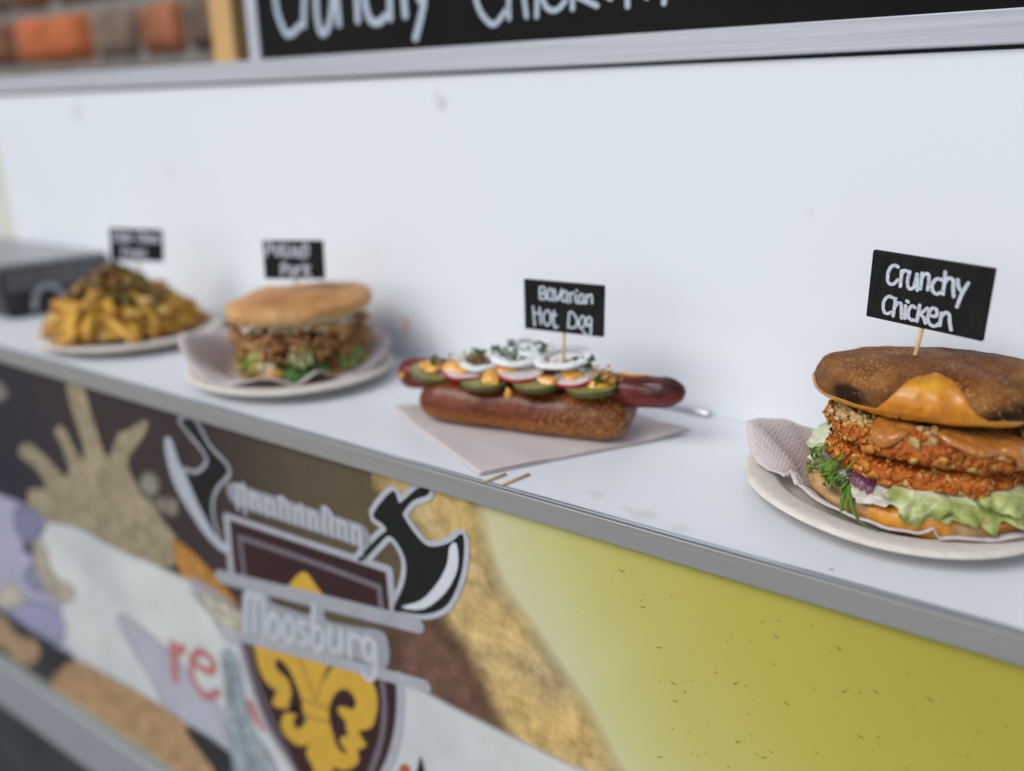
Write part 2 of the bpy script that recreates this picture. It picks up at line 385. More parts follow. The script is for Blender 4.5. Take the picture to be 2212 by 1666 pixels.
def ribbon(m, pts, wd, nrm, col, taper=False):
    P = [Vector(p) for p in pts]; n = len(P); v = []; f = []
    nrm = Vector(nrm)
    for i, p in enumerate(P):
        t = (P[min(i + 1, n - 1)] - P[max(i - 1, 0)]).normalized(); s = nrm.cross(t) * (wd * .5)
        v += [p + s, p - s]
    for i in range(n - 1): f.append((2 * i, 2 * i + 2, 2 * i + 3, 2 * i + 1))
    for end, sg in ((0, -1), (n - 1, 1)):
        t = (P[1] - P[0]).normalized() if end == 0 else (P[-1] - P[-2]).normalized(); s = nrm.cross(t)
        b = len(v); v += [P[end] + (s * math.cos(a) + t * sg * math.sin(a)) * (wd * .5) for a in [math.pi * q / 6 for q in range(7)]]
        f.append(tuple(range(b, b + 7)) if sg < 0 else tuple(range(b + 6, b - 1, -1)))
    # orient
    ff = []
    for q in f:
        nn = (v[q[1]] - v[q[0]]).cross(v[q[2]] - v[q[0]])
        ff.append(q if nn.dot(nrm) > 0 else q[::-1])
    m.add(v, ff, col)
def strokes(name, c, lines, k, wd, col, n=5):
    m = MB()
    for i, L in enumerate(lines): ribbon(m, [q - Vector((0, 1.5e-6 * j_, 0)) for j_, q in enumerate(on_banner(c, cr(L, n), k + .12 * i))], wd, (0, -1, 0), col)
    return m.build(name, M['print'], banner, False)

NAVY, PLUM, OLB = (.018, .018, .030), (.045, .030, .028), (.115, .085, .048)
def g_dark(q):
    t = sm(-.95, -.60, q.x); c = mixc(NAVY, PLUM, t); return mixc(c, OLB, sm(-.52, -.36, q.x))
dk = [(-700, 300), (-300, 500), (0, 700), (300, 800), (560, 900), (760, 960), (800, 1000), (850, 1010), (940, 1040), (985, 1250), (1030, 1420), (1140, 1600), (1230, 1800), (1400, 2150), (1000, 2250), (500, 2000), (150, 1640), (-300, 1350)]
# fine triangulated background so the printed colours can shift along it
def field(name, c, pts, k, grad, food=False, soft=.010, pale=False):
    P = [Vector((*q, 0)) for q in pts]
    v = on_banner(c, pts, k); tri = geometry.tessellate_polygon([v])
    bm = bmesh.new(); bv = [bm.verts.new(q) for q in v]
    for t in tri:
        try: bm.faces.new([bv[i] for i in t])
        except ValueError: pass
    for it in range(5):
        es = [e for e in bm.edges if e.calc_length() > .03]
        if not es: break
        bmesh.ops.subdivide_edges(bm, edges=es, cuts=1); bmesh.ops.triangulate(bm, faces=bm.faces)
    bm.verts.index_update()
    vv = [x.co.copy() for x in bm.verts]; ff = []
    for fc in bm.faces:
        i = [x.index for x in fc.verts]; ff.append(i if fc.normal.y < 0 else i[::-1])
    bm.free(); m = MB(); m.add(vv, ff, [grad(q) for q in vv])
    if food: feather(m, v, soft, grad)
    return m.build(name, M['print_pale' if pale else ('print_food' if food else 'print')], banner, False)
field('dark_print', 'V', cr(dk, 4, True), 1, g_dark)
# bread crust wedge at the edge of the yellow field
def g_crust(q): return mixc((.66, .44, .15), (.54, .40, .20), .5 + .8 * nz(q, 25))
field('crust_print', 'V', cr([(800, 985), (880, 1000), (960, 1020), (1000, 1090), (1020, 1180), (1055, 1270), (1110, 1350), (1172, 1440), (1238, 1540), (1300, 1660), (1360, 1760), (1250, 1760), (1170, 1640), (1110, 1570), (1050, 1470), (1000, 1380), (965, 1290), (930, 1180), (890, 1090), (840, 1040)], 4, True), 2, g_crust, food=True, soft=.018)
poly('reddish_print', 'V', [(900, 1380), (960, 1400), (1000, 1480), (1020, 1550), (930, 1500), (880, 1440)], 2.6, (.16, .085, .055), True, soft=.03)
# splash of batter and its fingers
TAN = (.34, .275, .175)
poly('splash_print', 'E', [(270, 1340), (330, 1290), (420, 1300), (450, 1290), (420, 1200), (340, 1080), (250, 1010), (190, 950), (210, 890), (290, 870), (400, 960), (520, 1080), (610, 1180), (660, 1130), (640, 1010), (580, 860), (530, 760), (560, 700), (620, 740), (700, 900), (790, 1020), (800, 900), (740, 700), (670, 480), (640, 300), (780, 310), (830, 480), (890, 660), (960, 900), (1030, 990), (1080, 900), (1130, 780), (1250, 720), (1370, 650), (1390, 700), (1300, 850), (1220, 960), (1210, 1060), (1270, 1220), (1400, 1370), (1490, 1520), (1620, 1690), (1700, 1850), (1660, 2000), (1300, 1960), (900, 1780), (600, 1700), (330, 1560)], 3, TAN, True, soft=.0025, n=3)
poly('splash_drop_print', 'E', [(1340, 1280), (1380, 1190), (1450, 1180), (1480, 1230), (1440, 1310), (1380, 1330)], 3, (.27, .25, .2), True)
poly('splash_drop_print', 'E', [(1470, 1420), (1560, 1400), (1660, 1420), (1640, 1500), (1570, 1490)], 3, (.26, .22, .17), True)
poly('splash_drop_print', 'E', [(-60, 320), (20, 310), (60, 370), (20, 420), (-60, 430)], 3, (.2, .18, .15), True)
poly('orange_wedge_print', 'A', [(700, 760), (760, 800), (850, 890), (940, 1000), (880, 990), (760, 930), (720, 850)], 3.4, (.46, .215, .045), True, soft=.006)
# paper wrap: white, with violet shaded folds
PAPER = (.60, .625, .62)
field('paper_print', 'V', cr([(85, 1180), (103, 1136), (180, 1150), (250, 1190), (400, 1255), (542, 1345), (720, 1420), (870, 1475), (990, 1540), (1240, 1664), (1500, 1800), (1500, 2300), (900, 2000), (488, 1640), (412, 1578), (300, 1500), (162, 1432), (130, 1350), (120, 1290), (95, 1230)], 3, True), 4, lambda q: mixc((.52, .55, .55), (.64, .64, .60), .5 + nz(q, 9)), food=True, soft=.006, pale=True)
poly('lavender_print', 'A', [(-300, 450), (0, 575), (100, 615), (180, 680), (80, 770), (180, 860), (240, 980), (225, 1120), (300, 1225), (200, 1170), (0, 1015), (-300, 800)], 4.4, (.40, .385, .50), True, pale=True)
poly('lavender_shade_print', 'A', [(80, 640), (160, 660), (130, 730), (80, 720)], 4.6, (.22, .21, .32), True, soft=.012, pale=True)
poly('lavender_shade_print', 'A', [(150, 860), (190, 880), (170, 930), (110, 910)], 4.6, (.25, .24, .36), True, soft=.012, pale=True)
poly('lavender_shade_print', 'A', [(30, 1030), (150, 1010), (240, 1050), (230, 1130), (140, 1110)], 4.6, (.30, .29, .42), True, soft=.012, pale=True)
poly('paper_fold_print', 'A', [(490, 1070), (570, 1125), (690, 1225), (770, 1330), (870, 1430), (905, 1560), (1060, 1700), (960, 1660), (760, 1500), (680, 1420), (630, 1320), (560, 1200)], 4.6, (.42, .415, .48), True, soft=.014, pale=True)
poly('paper_fold_print', 'A', [(770, 930), (850, 1010), (900, 1110), (960, 1130), (1000, 1130), (900, 1010)], 4.6, (.45, .45, .50), True, soft=.014, pale=True)
poly('tan_spot_print', 'A', [(140, 760), (180, 780), (200, 860), (250, 920), (290, 940), (270, 980), (200, 960), (160, 870)], 4.7, (.42, .37, .28), True)
poly('tan_spot_print', 'A', [(0, 950), (60, 930), (90, 990), (0, 1000)], 4.7, (.5, .45, .36), True)
poly('crumb_edge_print', 'A', [(800, 960), (880, 1000), (980, 1060), (1010, 1100), (900, 1080), (830, 1020)], 4.7, (.50, .46, .36), True)
poly('dark_gap_print', 'A', [(-60, 1040), (0, 1030), (120, 1110), (230, 1180), (310, 1240), (250, 1310), (230, 1350), (120, 1290), (-60, 1170)], 4.8, (.03, .03, .032), True)
poly('tan_curl_print', 'A', [(-40, 1050), (20, 1060), (70, 1130), (150, 1160), (140, 1220), (80, 1230), (20, 1170), (-40, 1130)], 5, (.36, .24, .14), True)
poly('bread_print', 'A', [(235, 1290), (310, 1240), (420, 1290), (600, 1390), (760, 1500), (830, 1590), (900, 1720), (760, 1760), (500, 1600), (230, 1350)], 5, (.40, .25, .125), True)
poly('dark_gap_print', 'A', [(750, 1505), (830, 1540), (940, 1625), (1000, 1700), (900, 1720), (850, 1640)], 5.1, (.028, .03, .03), True)
RED = (.46, .17, .16)
strokes('red_letter_print', 'A', [[(690, 1160), (695, 1210), (700, 1300)], [(690, 1200), (730, 1175)]], 5.2, .011, RED)
strokes('red_letter_print', 'A', [[(780, 1240), (840, 1270), (850, 1230), (800, 1190), (765, 1230), (775, 1310), (820, 1370), (870, 1350)]], 5.2, .009, RED)
strokes('red_letter_print', 'A', [[(1000, 1400), (1020, 1450), (1050, 1490)]], 5.2, .011, RED)
# crest: axes, shield, bands, lily
GREY, PALE, BLACK, MAROON, GOLD = (.34, .345, .38), (.46, .475, .52), (.012, .012, .011), (.042, .016, .016), (.60, .36, .045)
axeL = [(105, 70), (150, 60), (180, 90), (235, 190), (320, 290), (270, 360), (245, 420), (245, 500), (270, 600), (200, 480), (150, 370), (128, 300), (165, 312), (205, 295), (230, 250), (200, 190), (150, 130)]
strokes('axe_outline_print', 'B', [axeL + [axeL[0]]], 6, .0075, GREY)
poly('axe_blade_print', 'B', [(30, 160), (60, 150), (95, 250), (150, 370), (210, 490), (275, 600), (325, 640), (310, 672), (230, 605), (130, 460), (60, 320)], 7.3, (.42, .45, .50), n=3)
poly('axe_print', 'B', axeL, 7.5, BLACK, n=3)
axeR = [(1235, 372), (1185, 375), (1130, 420), (1098, 440), (1070, 385), (980, 492), (1020, 535), (1040, 565), (1000, 600), (915, 692), (935, 706), (1010, 628), (1055, 592), (1100, 640), (1130, 720), (1118, 820), (1072, 925), (1120, 940), (1230, 948), (1320, 905), (1375, 790), (1395, 680), (1388, 582), (1330, 622), (1240, 640), (1180, 590), (1122, 505), (1122, 480), (1165, 430), (1230, 405)]
strokes('axe_outline_print', 'B', [axeR + [axeR[0]]], 6, .0080, PALE, n=3)
poly('axe_print', 'B', axeR, 7.5, BLACK, n=3)
poly('axe_shine_print', 'B', [(1330, 640), (1362, 628), (1366, 740), (1310, 850), (1210, 925), (1110, 915), (1200, 885), (1275, 805), (1318, 720)], 7.9, (.62, .65, .68), n=3)
poly('sword_print', 'B', [(305, 1150), (330, 1130), (360, 1190), (385, 1330), (430, 1480), (540, 1680), (370, 1700), (340, 1500), (320, 1330)], 6, (.30, .345, .375), True)
strokes('sword_edge_print', 'B', [[(318, 1160), (335, 1300), (370, 1450), (440, 1690)]], 6.2, .003, (.12, .14, .16))
shield = [(325, 518), (680, 640), (1040, 758), (1060, 960), (1085, 1230), (1092, 1350), (1078, 1500), (1035, 1640), (960, 1790), (830, 1950), (700, 1780), (600, 1620), (500, 1450), (420, 1230), (375, 1050), (350, 790)]
strokes('shield_outline_print', 'B', [[(700, 1790), (600, 1640), (490, 1455), (405, 1230), (360, 1050)], [(337, 795), (312, 506)], [(312, 506), (680, 628), (1052, 748)], [(1052, 748), (1072, 970)], [(1100, 1230), (1106, 1350), (1092, 1500), (1050, 1640), (960, 1800)]], 6.2, .0075, (.40, .405, .44))
poly('shield_print', 'B', [(350, 790), (325, 518), (1040, 758), (1060, 965), (700, 880)], 6.7, MAROON, smoothit=False)
poly('shield_print', 'B', [(375, 1050), (800, 1160), (1086, 1236)] + cr(shield[5:15], 3), 6.7, MAROON, smoothit=False)
strokes('shield_line_print', 'B', [[(395, 790), (372, 598)], [(372, 598), (700, 710), (1008, 825)], [(1008, 825), (1022, 950)], [(1022, 1250), (1032, 1380), (1015, 1530), (950, 1720)], [(400, 1060), (445, 1240), (540, 1480), (660, 1720)]], 7, .0048, (.17, .145, .165))
CR['L'] = (454, 1332, 1.9512)
lily = [(528, 945), (532, 1010), (550, 1090), (585, 1165), (628, 1205), (650, 1225), (632, 1262), (625, 1290), (650, 1312), (690, 1318), (715, 1335), (690, 1350), (672, 1400), (690, 1455), (735, 1505), (790, 1525), (825, 1515), (812, 1570), (850, 1640), (870, 1720), (960, 1720), (955, 1640), (1010, 1660), (1070, 1645), (1105, 1600), (1095, 1545), (1120, 1540), (1145, 1515), (1120, 1480), (1105, 1445), (1140, 1435), (1175, 1420), (1195, 1370), (1208, 1290), (1195, 1210), (1160, 1140), (1110, 1095), (1050, 1075), (985, 1070), (945, 1105), (915, 1160), (925, 1100), (948, 1045), (770, 990), (650, 965)]
poly('lily_print', 'L', lily, 7.2, GOLD, n=2)
for cut in ([(640, 1055), (670, 1048), (718, 1100), (750, 1170), (782, 1250), (792, 1305), (765, 1335), (725, 1325), (715, 1290), (730, 1230), (712, 1160), (680, 1130), (648, 1100)],
            [(690, 1322), (740, 1312), (800, 1322), (782, 1348), (715, 1342)], [(742, 1385), (768, 1342), (808, 1358), (802, 1402), (775, 1430), (748, 1418)],
            [(958, 1260), (985, 1222), (1030, 1208), (1072, 1243), (1088, 1292), (1065, 1324), (1020, 1305), (985, 1317), (1005, 1360), (1032, 1390), (1032, 1430), (1047, 1462), (1000, 1480), (1010, 1520), (1037, 1557), (1012, 1564), (978, 1520), (958, 1450), (942, 1390), (938, 1320)],
            [(1102, 1440), (1140, 1452), (1155, 1478), (1118, 1472)], [(580, 1172), (625, 1210), (640, 1228), (600, 1240)]):
    poly('lily_gap_print', 'L', cut, 7.4, MAROON, n=2)
strokes('lily_line_print', 'C', [[(540, 400), (640, 620), (720, 850)], [(850, 520), (780, 700), (735, 860)], [(600, 860), (730, 900), (860, 950)], [(610, 1010), (740, 1060), (870, 1085)]], 7.5, .0024, (.36, .20, .035))
poly('lily_tip_print', 'B', [(580, 870), (610, 800), (665, 755), (715, 810), (755, 890)], 7.2, GOLD, n=3)
strokes('crest_band_print', 'B', [[(285, 778), (700, 880), (1180, 998)]], 7.7, .0130, (.36, .365, .40))
strokes('crest_band_print', 'B', [[(385, 1052), (800, 1160), (1218, 1275)]], 7.7, .0105, (.38, .39, .42))
# lettering of the crest: upright broken strokes in a pale tone
def minims(c, base0, base1, hts, wd, k, col, name):
    n = len(hts); L = []
    for i, (up, dn) in enumerate(hts):
        t = (i + .5) / n; x = lerp(base0[0], base1[0], t); y = lerp(base0[1], base1[1], t)
        L.append([(x - 6, y - up), (x + 2, y - up * .75), (x, y - up * .2), (x + 6, y + dn)])
        if i % 2 == 0: L.append([(x, y - up * .85), (x + 8, y - up), (x + (base1[0] - base0[0]) / n, y - up * .75 + 6)])
    strokes(name, c, L, k, wd, col, n=3)
minims('B', (345, 445), (940, 628), [(90, 20), (105, 30), (70, 5), (68, 5), (70, 6), (66, 4), (95, 4), (70, 4), (66, 6), (92, 4), (70, 6), (66, 4), (110, 4), (100, 6), (70, 4), (72, 6), (66, 10), (66, 50)], .0036, 7.6, PALE, 'crest_lettering_print')
strokes('crest_halo_print', 'B', [[(350, 400), (620, 490), (925, 590)]], 7.3, .019, (.29, .295, .32))
bl = lambda x, y: (400 + (x - 412) * 1.06, 962 + (y - 965) * 1.42 + (x - 400) * .262)
def blk(pts): return [bl(*p) for p in pts]
poly('crest_halo_print', 'B', [(385, 870), (420, 845), (490, 850), (520, 895), (600, 925), (690, 950), (730, 905), (760, 925), (770, 975), (900, 1005), (1000, 1020), (1040, 1045), (1055, 1120), (1045, 1185), (1000, 1195), (900, 1150), (700, 1110), (500, 1060), (395, 1040)], 7.8, (.31, .33, .355), n=3)
for wd_, k_, col_, nm_ in ((.0050, 8.2, (.50, .53, .57), 'crest_lettering_print'),): strokes(nm_, 'B', [blk(q) for q in (
    [(415, 1010), (412, 950), (414, 885)], [(412, 905), (432, 880), (449, 900), (450, 1005)], [(450, 905), (470, 880), (488, 900), (492, 1010)],      # M
    [(530, 930), (512, 955), (516, 1000), (540, 1005), (555, 970), (545, 935), (530, 930)],                                # o
    [(595, 930), (577, 955), (581, 1000), (605, 1005), (620, 970), (610, 935), (595, 930)],                                # o
    [(675, 935), (645, 935), (648, 960), (675, 975), (670, 1003), (640, 1000)],                                            # s
    [(705, 870), (702, 1000), (735, 1003), (745, 960), (730, 935), (705, 945)],                                            # b
    [(775, 930), (772, 990), (795, 1003), (820, 985)], [(822, 930), (824, 1003)],                                          # u
    [(858, 930), (860, 1005)], [(860, 950), (885, 930), (900, 940)],                                                       # r
    [(960, 940), (930, 932), (918, 965), (932, 1000), (962, 985), (965, 935), (972, 1030), (945, 1065), (915, 1045)])], k_, wd_, col_, n=2)
# small marks at the lower edge of the crest
poly('spike_print', 'C', [(1820, 1400), (1890, 1560), (1930, 1760), (1720, 1760), (1770, 1560)], 5.4, (.55, .56, .58), n=2)
poly('spike_print', 'C', [(1820, 1445), (1860, 1570), (1885, 1760), (1765, 1760), (1790, 1560)], 5.7, BLACK, n=2)
poly('red_dot_print', 'C', [(1600, 1560), (1660, 1525), (1715, 1580), (1710, 1700), (1600, 1700)], 5.7, (.45, .09, .06), n=3)
# peeling nicks in the yellow vinyl, their shade put in as dark olive
nk = MB()
rn = random.Random(3)
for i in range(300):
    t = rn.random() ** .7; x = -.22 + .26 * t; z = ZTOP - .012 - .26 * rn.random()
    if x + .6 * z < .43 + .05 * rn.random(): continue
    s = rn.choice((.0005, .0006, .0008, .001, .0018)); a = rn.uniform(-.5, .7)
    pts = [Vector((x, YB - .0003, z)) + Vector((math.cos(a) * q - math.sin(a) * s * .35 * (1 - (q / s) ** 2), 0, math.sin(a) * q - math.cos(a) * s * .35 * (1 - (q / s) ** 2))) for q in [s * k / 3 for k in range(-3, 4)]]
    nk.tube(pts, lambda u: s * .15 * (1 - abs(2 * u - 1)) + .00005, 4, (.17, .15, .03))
tag(nk.build('shaded_vinyl_nicks', M['print'], banner), kind='stuff')

# ------------------------------------------------------------------ brick wall, batten and menu board behind the sill
YBR = .72
wall = thing('brick_wall', (-1.3, YBR + .06, 0), 'old brick wall with one bright orange brick, behind the stall', 'brick wall')
WO = Vector((-1.3, YBR + .06, 0))
sp_w = MB().box((-3.2, YBR + .012, 0), (-.2, YBR + .12, 1.95)).build('mortar_bed', M['mortar'], wall, False, loc=-WO)
BH, GAP, Z0 = .066, .014, 1.403 - 4 * .080
BC = {(0, 0): (.50, .14, .055)}
pal = [(.17, .115, .08), (.24, .10, .055), (.20, .13, .095), (.15, .11, .09), (.27, .12, .07), (.19, .12, .09)]
br = random.Random(12)
def brick_mesh(wd, col, seed):
    m = MB()
    def f(u, v):
        x = (u - .5) * wd; z = (v - .5) * BH
        e = min(1, min(u, 1 - u) * wd / .007) * min(1, min(v, 1 - v) * BH / .007)
        d = .014 * (1 - (1 - e) ** 2) + .0025 * nz((x * 20 + seed, z * 20, 0), 1)
        c = mixc(col, tuple(q * .55 for q in col), .35 + .7 * nz((x, z, seed), 14))
        return (x + .002 * nz((z * 30, seed, 1)), -d, z + .002 * nz((x * 15, seed, 2))), c
    m.grid(13, 7, f); return m
row_x = {}
for r in range(-3, 9):
    zc = 1.436 + r * .080
    x = -3.05 + .11 * (r % 2)
    k = 0
    while x < -.35:
        if r == 0:       # the row seen just above the sill, measured along its joints
            xs = [(-1.412, -1.204), (-1.192, -1.088), (-1.074, -.985), (-.970, -.865), (-.852, -.645), (-.632, -.425), (-1.63, -1.424), (-1.845, -1.642), (-2.06, -1.857)]
            if k >= len(xs): break
            a, b = xs[k]
        else:
            wd = br.choice((.205, .205, .208, .10)); a, b = x, x + wd
        col = (.54, .15, .055) if (r == 0 and k == 0) else (br.choice(pal) if not (r == 0 and k == 2) else (.40, .15, .075))
        if r == 0 and k == 1: col = (.27, .19, .14)
        brick_mesh(b - a, col, br.uniform(0, 90)).build('brick', M['brick'], wall, True, loc=Vector(((a + b) / 2, YBR + .012, zc)) - WO)
        x = b + GAP; k += 1
bat = MB().box((-.0185, -.011, 0), (.0185, .011, .55)).build('wooden_batten', M['batten'], None, False, loc=(-.748, .611, 1.3625))
bevel(bat, .004); tag(bat, 'upright yellow pine batten beside the menu board', 'wood batten')

YBD = .545
board = thing('menu_board', (-.1, YBD, 1.3625), 'large glossy black menu board lettered in white, standing on the sill', 'menu board')
BO = Vector((-.1, YBD, 1.3625))
XB0, XB1 = -.624, .62
MB().box((XB0, YBD, 1.3632), (XB1, YBD + .006, 1.80)).build('board_panel', M['board_gloss'], board, False, loc=-BO)
fr = MB().box((XB0 - .016, YBD - .002, 1.3628), (XB0 - .0005, YBD + .009, 1.815)).build('frame_side', M['sill'], board, False, loc=-BO); bevel(fr, .001)
fr = MB().box((XB1 + .0005, YBD - .002, 1.3628), (XB1 + .016, YBD + .009, 1.815)).build('frame_side', M['sill'], board, False, loc=-BO); bevel(fr, .001)
fr = MB().box((XB0, YBD - .002, 1.8005), (XB1, YBD + .009, 1.815)).build('frame_top', M['sill'], board, False, loc=-BO); bevel(fr, .001)
def board_word(c, lines, wd):
    m = MB()
    for i, L in enumerate(lines):
        ribbon(m, [Vector((q.x, YBD - .0006 - .00002 * i, q.z)) for q in [aty(*vpx(c, p), YBD) for p in cr(L, 6)]], wd, (0, -1, 0), (1, 1, 1))
    return m
word = board_word('T', [[(1340, -200), (1260, -230), (1200, -120), (1195, 20), (1225, 120), (1255, 150), (1300, 110)], [(1320, -120), (1315, 110)], [(1318, -50), (1345, -115)],
    [(1368, -120), (1372, 60), (1395, 145), (1430, 90), (1450, -120)], [(1450, -120), (1468, 105)], [(1540, -130), (1550, 90)], [(1546, -40), (1570, -110), (1590, -100)],
    [(1670, -100), (1610, -110), (1580, -20), (1600, 80), (1640, 98), (1668, 70)], [(1680, -260), (1690, 80)], [(1690, -60), (1735, -100), (1755, 68)], [(1800, -110), (1815, -10), (1832, 5)], [(1845, -110), (1832, 30), (1800, 165)]], .0062)
word.build('lettering', M['chalk_big'], board, False, loc=-BO)
word = board_word('T', [[(2210, -150), (2130, -180), (2060, -60), (2070, 30), (2110, 92), (2145, 103), (2190, 45)]], .0042)
word.build('lettering', M['chalk_big'], board, False, loc=-BO)
word = board_word('U', [[(60, -200), (65, 78)], [(65, -50), (110, -90), (138, 70)], [(185, -70), (180, 70)], [(178, -130), (180, -125)], [(290, -70), (240, -90), (205, -20), (225, 35), (265, 42), (300, 5)],
    [(330, -200), (330, 38)], [(400, -80), (340, -20)], [(340, -20), (395, 8), (432, 25)], [(450, -60), (510, -50), (500, -120), (460, -100), (450, -40), (490, -5)], [(556, -110), (560, 28)], [(562, -70), (610, -110), (640, -10)],
    [(712, -200), (712, 14)], [(712, -200), (790, -170), (720, -100)]], .0038)
word.build('lettering', M['chalk_big'], board, False, loc=-BO)

# ------------------------------------------------------------------ little black name signs on picks
def sign_tip(p): return p
def make_sign(P, ang, wh, crop, corners, lines, sw, pick_to, label):
    psi, tilt, roll = [R_(a) for a in ang]; wd, ht = wh
    Rm = Matrix.Rotation(psi, 3, 'Z') @ Matrix.Rotation(tilt, 3, 'X') @ Matrix.Rotation(roll, 3, 'Y')
    root = thing('name_sign', pick_to, label, 'sign', 'black name signs on wooden picks')
    off = Vector(P) - Vector(pick_to)
    m = MB(); m.box((-wd / 2, 0, -ht / 2), (wd / 2, .0026, ht / 2))
    b = m.build('sign_board', M['chalkboard'], root, False); bevel(b, .0007, 2)
    b.location = off; b.rotation_euler = Rm.to_euler()
    # lettering: strokes given in the board's own measures
    (ax, ay), (bx, by), (cx, cy) = corners           # top-left, top-right, bottom-left
    det = (bx - ax) * (cy - ay) - (by - ay) * (cx - ax)
    def loc2(p):
        dx, dy = p[0] - ax, p[1] - ay
        u = (dx * (cy - ay) - dy * (cx - ax)) / det; v = ((bx - ax) * dy - (by - ay) * dx) / det
        return Vector(((u - .5) * wd, -.0003, (.5 - v) * ht))
    t = MB()
    for i, L in enumerate(lines):
        q = [loc2(p) - Vector((0, .00002 * i, 0)) for p in cr(L, 5)]
        ribbon(t, q, sw, (0, -1, 0), (1, 1, 1))
    t.build('lettering', M['chalk'], b, False)
    low = Rm @ Vector((0, .0017, -ht / 2 + .0012)) + off
    MB().tube([(0, 0, -.012), tuple(low)], .00115, 10, (.5, .5, .5)).build('pick', M['wood'], root)
    return root
S4 = [[(680, 330), (640, 310), (580, 335), (545, 420), (550, 510), (590, 545), (640, 530), (680, 490)], [(730, 380), (715, 570)], [(725, 430), (760, 378), (795, 382)], [(835, 390), (810, 500), (822, 585), (860, 600), (900, 560), (930, 420)], [(930, 420), (937, 615)],
      [(995, 410), (980, 600)], [(990, 470), (1030, 420), (1075, 430), (1082, 520), (1072, 610)], [(1240, 490), (1180, 480), (1130, 540), (1135, 620), (1180, 660), (1240, 640)], [(1280, 400), (1265, 660)], [(1275, 540), (1320, 470), (1380, 500), (1385, 600), (1395, 690)],
      [(1435, 490), (1450, 580), (1490, 630)], [(1560, 530), (1490, 660), (1440, 810)],
      [(625, 715), (570, 695), (510, 740), (490, 830), (510, 900), (560, 915), (605, 895)], [(660, 720), (630, 945)], [(650, 830), (690, 780), (735, 790), (740, 880), (745, 970)], [(795, 810), (790, 970)], [(812, 750), (830, 762)], [(920, 830), (880, 810), (840, 860), (835, 940), (870, 985), (920, 985)],
      [(980, 800), (950, 1000)], [(1080, 835), (985, 910)], [(985, 910), (1035, 950), (1060, 1020)], [(1110, 920), (1190, 930), (1200, 860), (1150, 830), (1105, 880), (1090, 970), (1130, 1040), (1190, 1050), (1230, 1020)], [(1260, 890), (1245, 1040)], [(1260, 930), (1310, 880), (1355, 910), (1365, 1000), (1385, 1090)]]
S3 = [[(600, 330), (610, 560)], [(600, 330), (680, 320), (720, 380), (690, 440), (630, 460)], [(690, 440), (740, 500), (720, 560), (610, 560)], [(870, 390), (820, 350), (780, 430), (780, 540), (830, 580), (880, 540), (880, 380)], [(880, 540), (920, 600)], [(920, 370), (985, 590), (1070, 370)],
      [(1180, 430), (1130, 400), (1085, 480), (1085, 570), (1130, 610), (1180, 560), (1180, 420)], [(1180, 560), (1212, 630)], [(1240, 440), (1270, 620)], [(1250, 520), (1290, 445), (1330, 432)], [(1370, 470), (1370, 580), (1400, 640)], [(1382, 388), (1400, 396)],
      [(1530, 490), (1480, 460), (1440, 530), (1445, 620), (1490, 640), (1530, 590), (1530, 480)], [(1530, 590), (1560, 640)], [(1590, 480), (1600, 640)], [(1600, 560), (1640, 485), (1690, 472), (1710, 540), (1710, 640)],
      [(465, 720), (505, 1110)], [(610, 740), (640, 1070)], [(490, 850), (640, 860)], [(770, 790), (710, 860), (700, 980), (740, 1080), (800, 1100), (850, 1020), (850, 900), (820, 810), (770, 790)], [(925, 800), (915, 960), (930, 1100), (960, 1150), (1010, 1120)], [(860, 885), (970, 885)],
      [(1245, 840), (1235, 1130)], [(1245, 840), (1300, 820), (1390, 920), (1420, 1030), (1390, 1120), (1320, 1140), (1235, 1130)], [(1530, 890), (1480, 950), (1460, 1060), (1490, 1140), (1540, 1140), (1580, 1050), (1580, 950), (1530, 890)],
      [(1710, 960), (1670, 910), (1620, 960), (1620, 1060), (1660, 1100), (1710, 1030), (1715, 950)], [(1715, 1000), (1715, 1200), (1700, 1300), (1650, 1300), (1550, 1210)]]
S2 = [[(560, 640), (570, 400), (660, 390), (690, 460), (650, 520), (570, 520)], [(750, 430), (745, 570), (790, 620), (840, 580), (845, 430)], [(900, 380), (905, 620), (950, 625)], [(1000, 390), (1005, 625), (1050, 630)], [(1110, 540), (1190, 540), (1180, 460), (1120, 460), (1100, 560), (1140, 630), (1200, 620)],
      [(1340, 380), (1335, 640), (1260, 640), (1240, 560), (1280, 490), (1340, 500)], [(1340, 380), (1440, 420), (1420, 640)],
      [(870, 1030), (880, 800), (960, 800), (980, 870), (900, 910)], [(1060, 850), (1020, 920), (1050, 1020), (1120, 1010), (1130, 900), (1060, 850)], [(1190, 850), (1200, 1030)], [(1195, 920), (1240, 850), (1290, 870)], [(1370, 780), (1360, 1030)], [(1470, 840), (1370, 930), (1480, 1030)]]
S1 = [[(1200, 215), (1160, 215), (1145, 260), (1165, 300), (1200, 290)], [(1220, 200), (1222, 300)], [(1222, 250), (1245, 245), (1250, 300)], [(1272, 240), (1275, 300)], [(1300, 200), (1302, 300)], [(1325, 240), (1328, 300)],
      [(1440, 225), (1410, 220), (1395, 265), (1415, 305), (1445, 295)], [(1460, 210), (1462, 305)], [(1462, 255), (1485, 250), (1490, 305)], [(1505, 275), (1530, 275), (1520, 245), (1503, 270), (1515, 305), (1535, 300)], [(1550, 275), (1575, 275), (1565, 245), (1548, 270), (1560, 305), (1580, 300)], [(1615, 250), (1595, 260), (1615, 285), (1595, 305)],
      [(1280, 370), (1240, 372), (1245, 460)], [(1242, 415), (1275, 412)], [(1305, 395), (1308, 460)], [(1308, 420), (1335, 395)], [(1355, 395), (1358, 460)], [(1380, 425), (1415, 425), (1400, 390), (1380, 420), (1395, 460), (1420, 450)], [(1470, 395), (1440, 405), (1468, 430), (1440, 460)]]
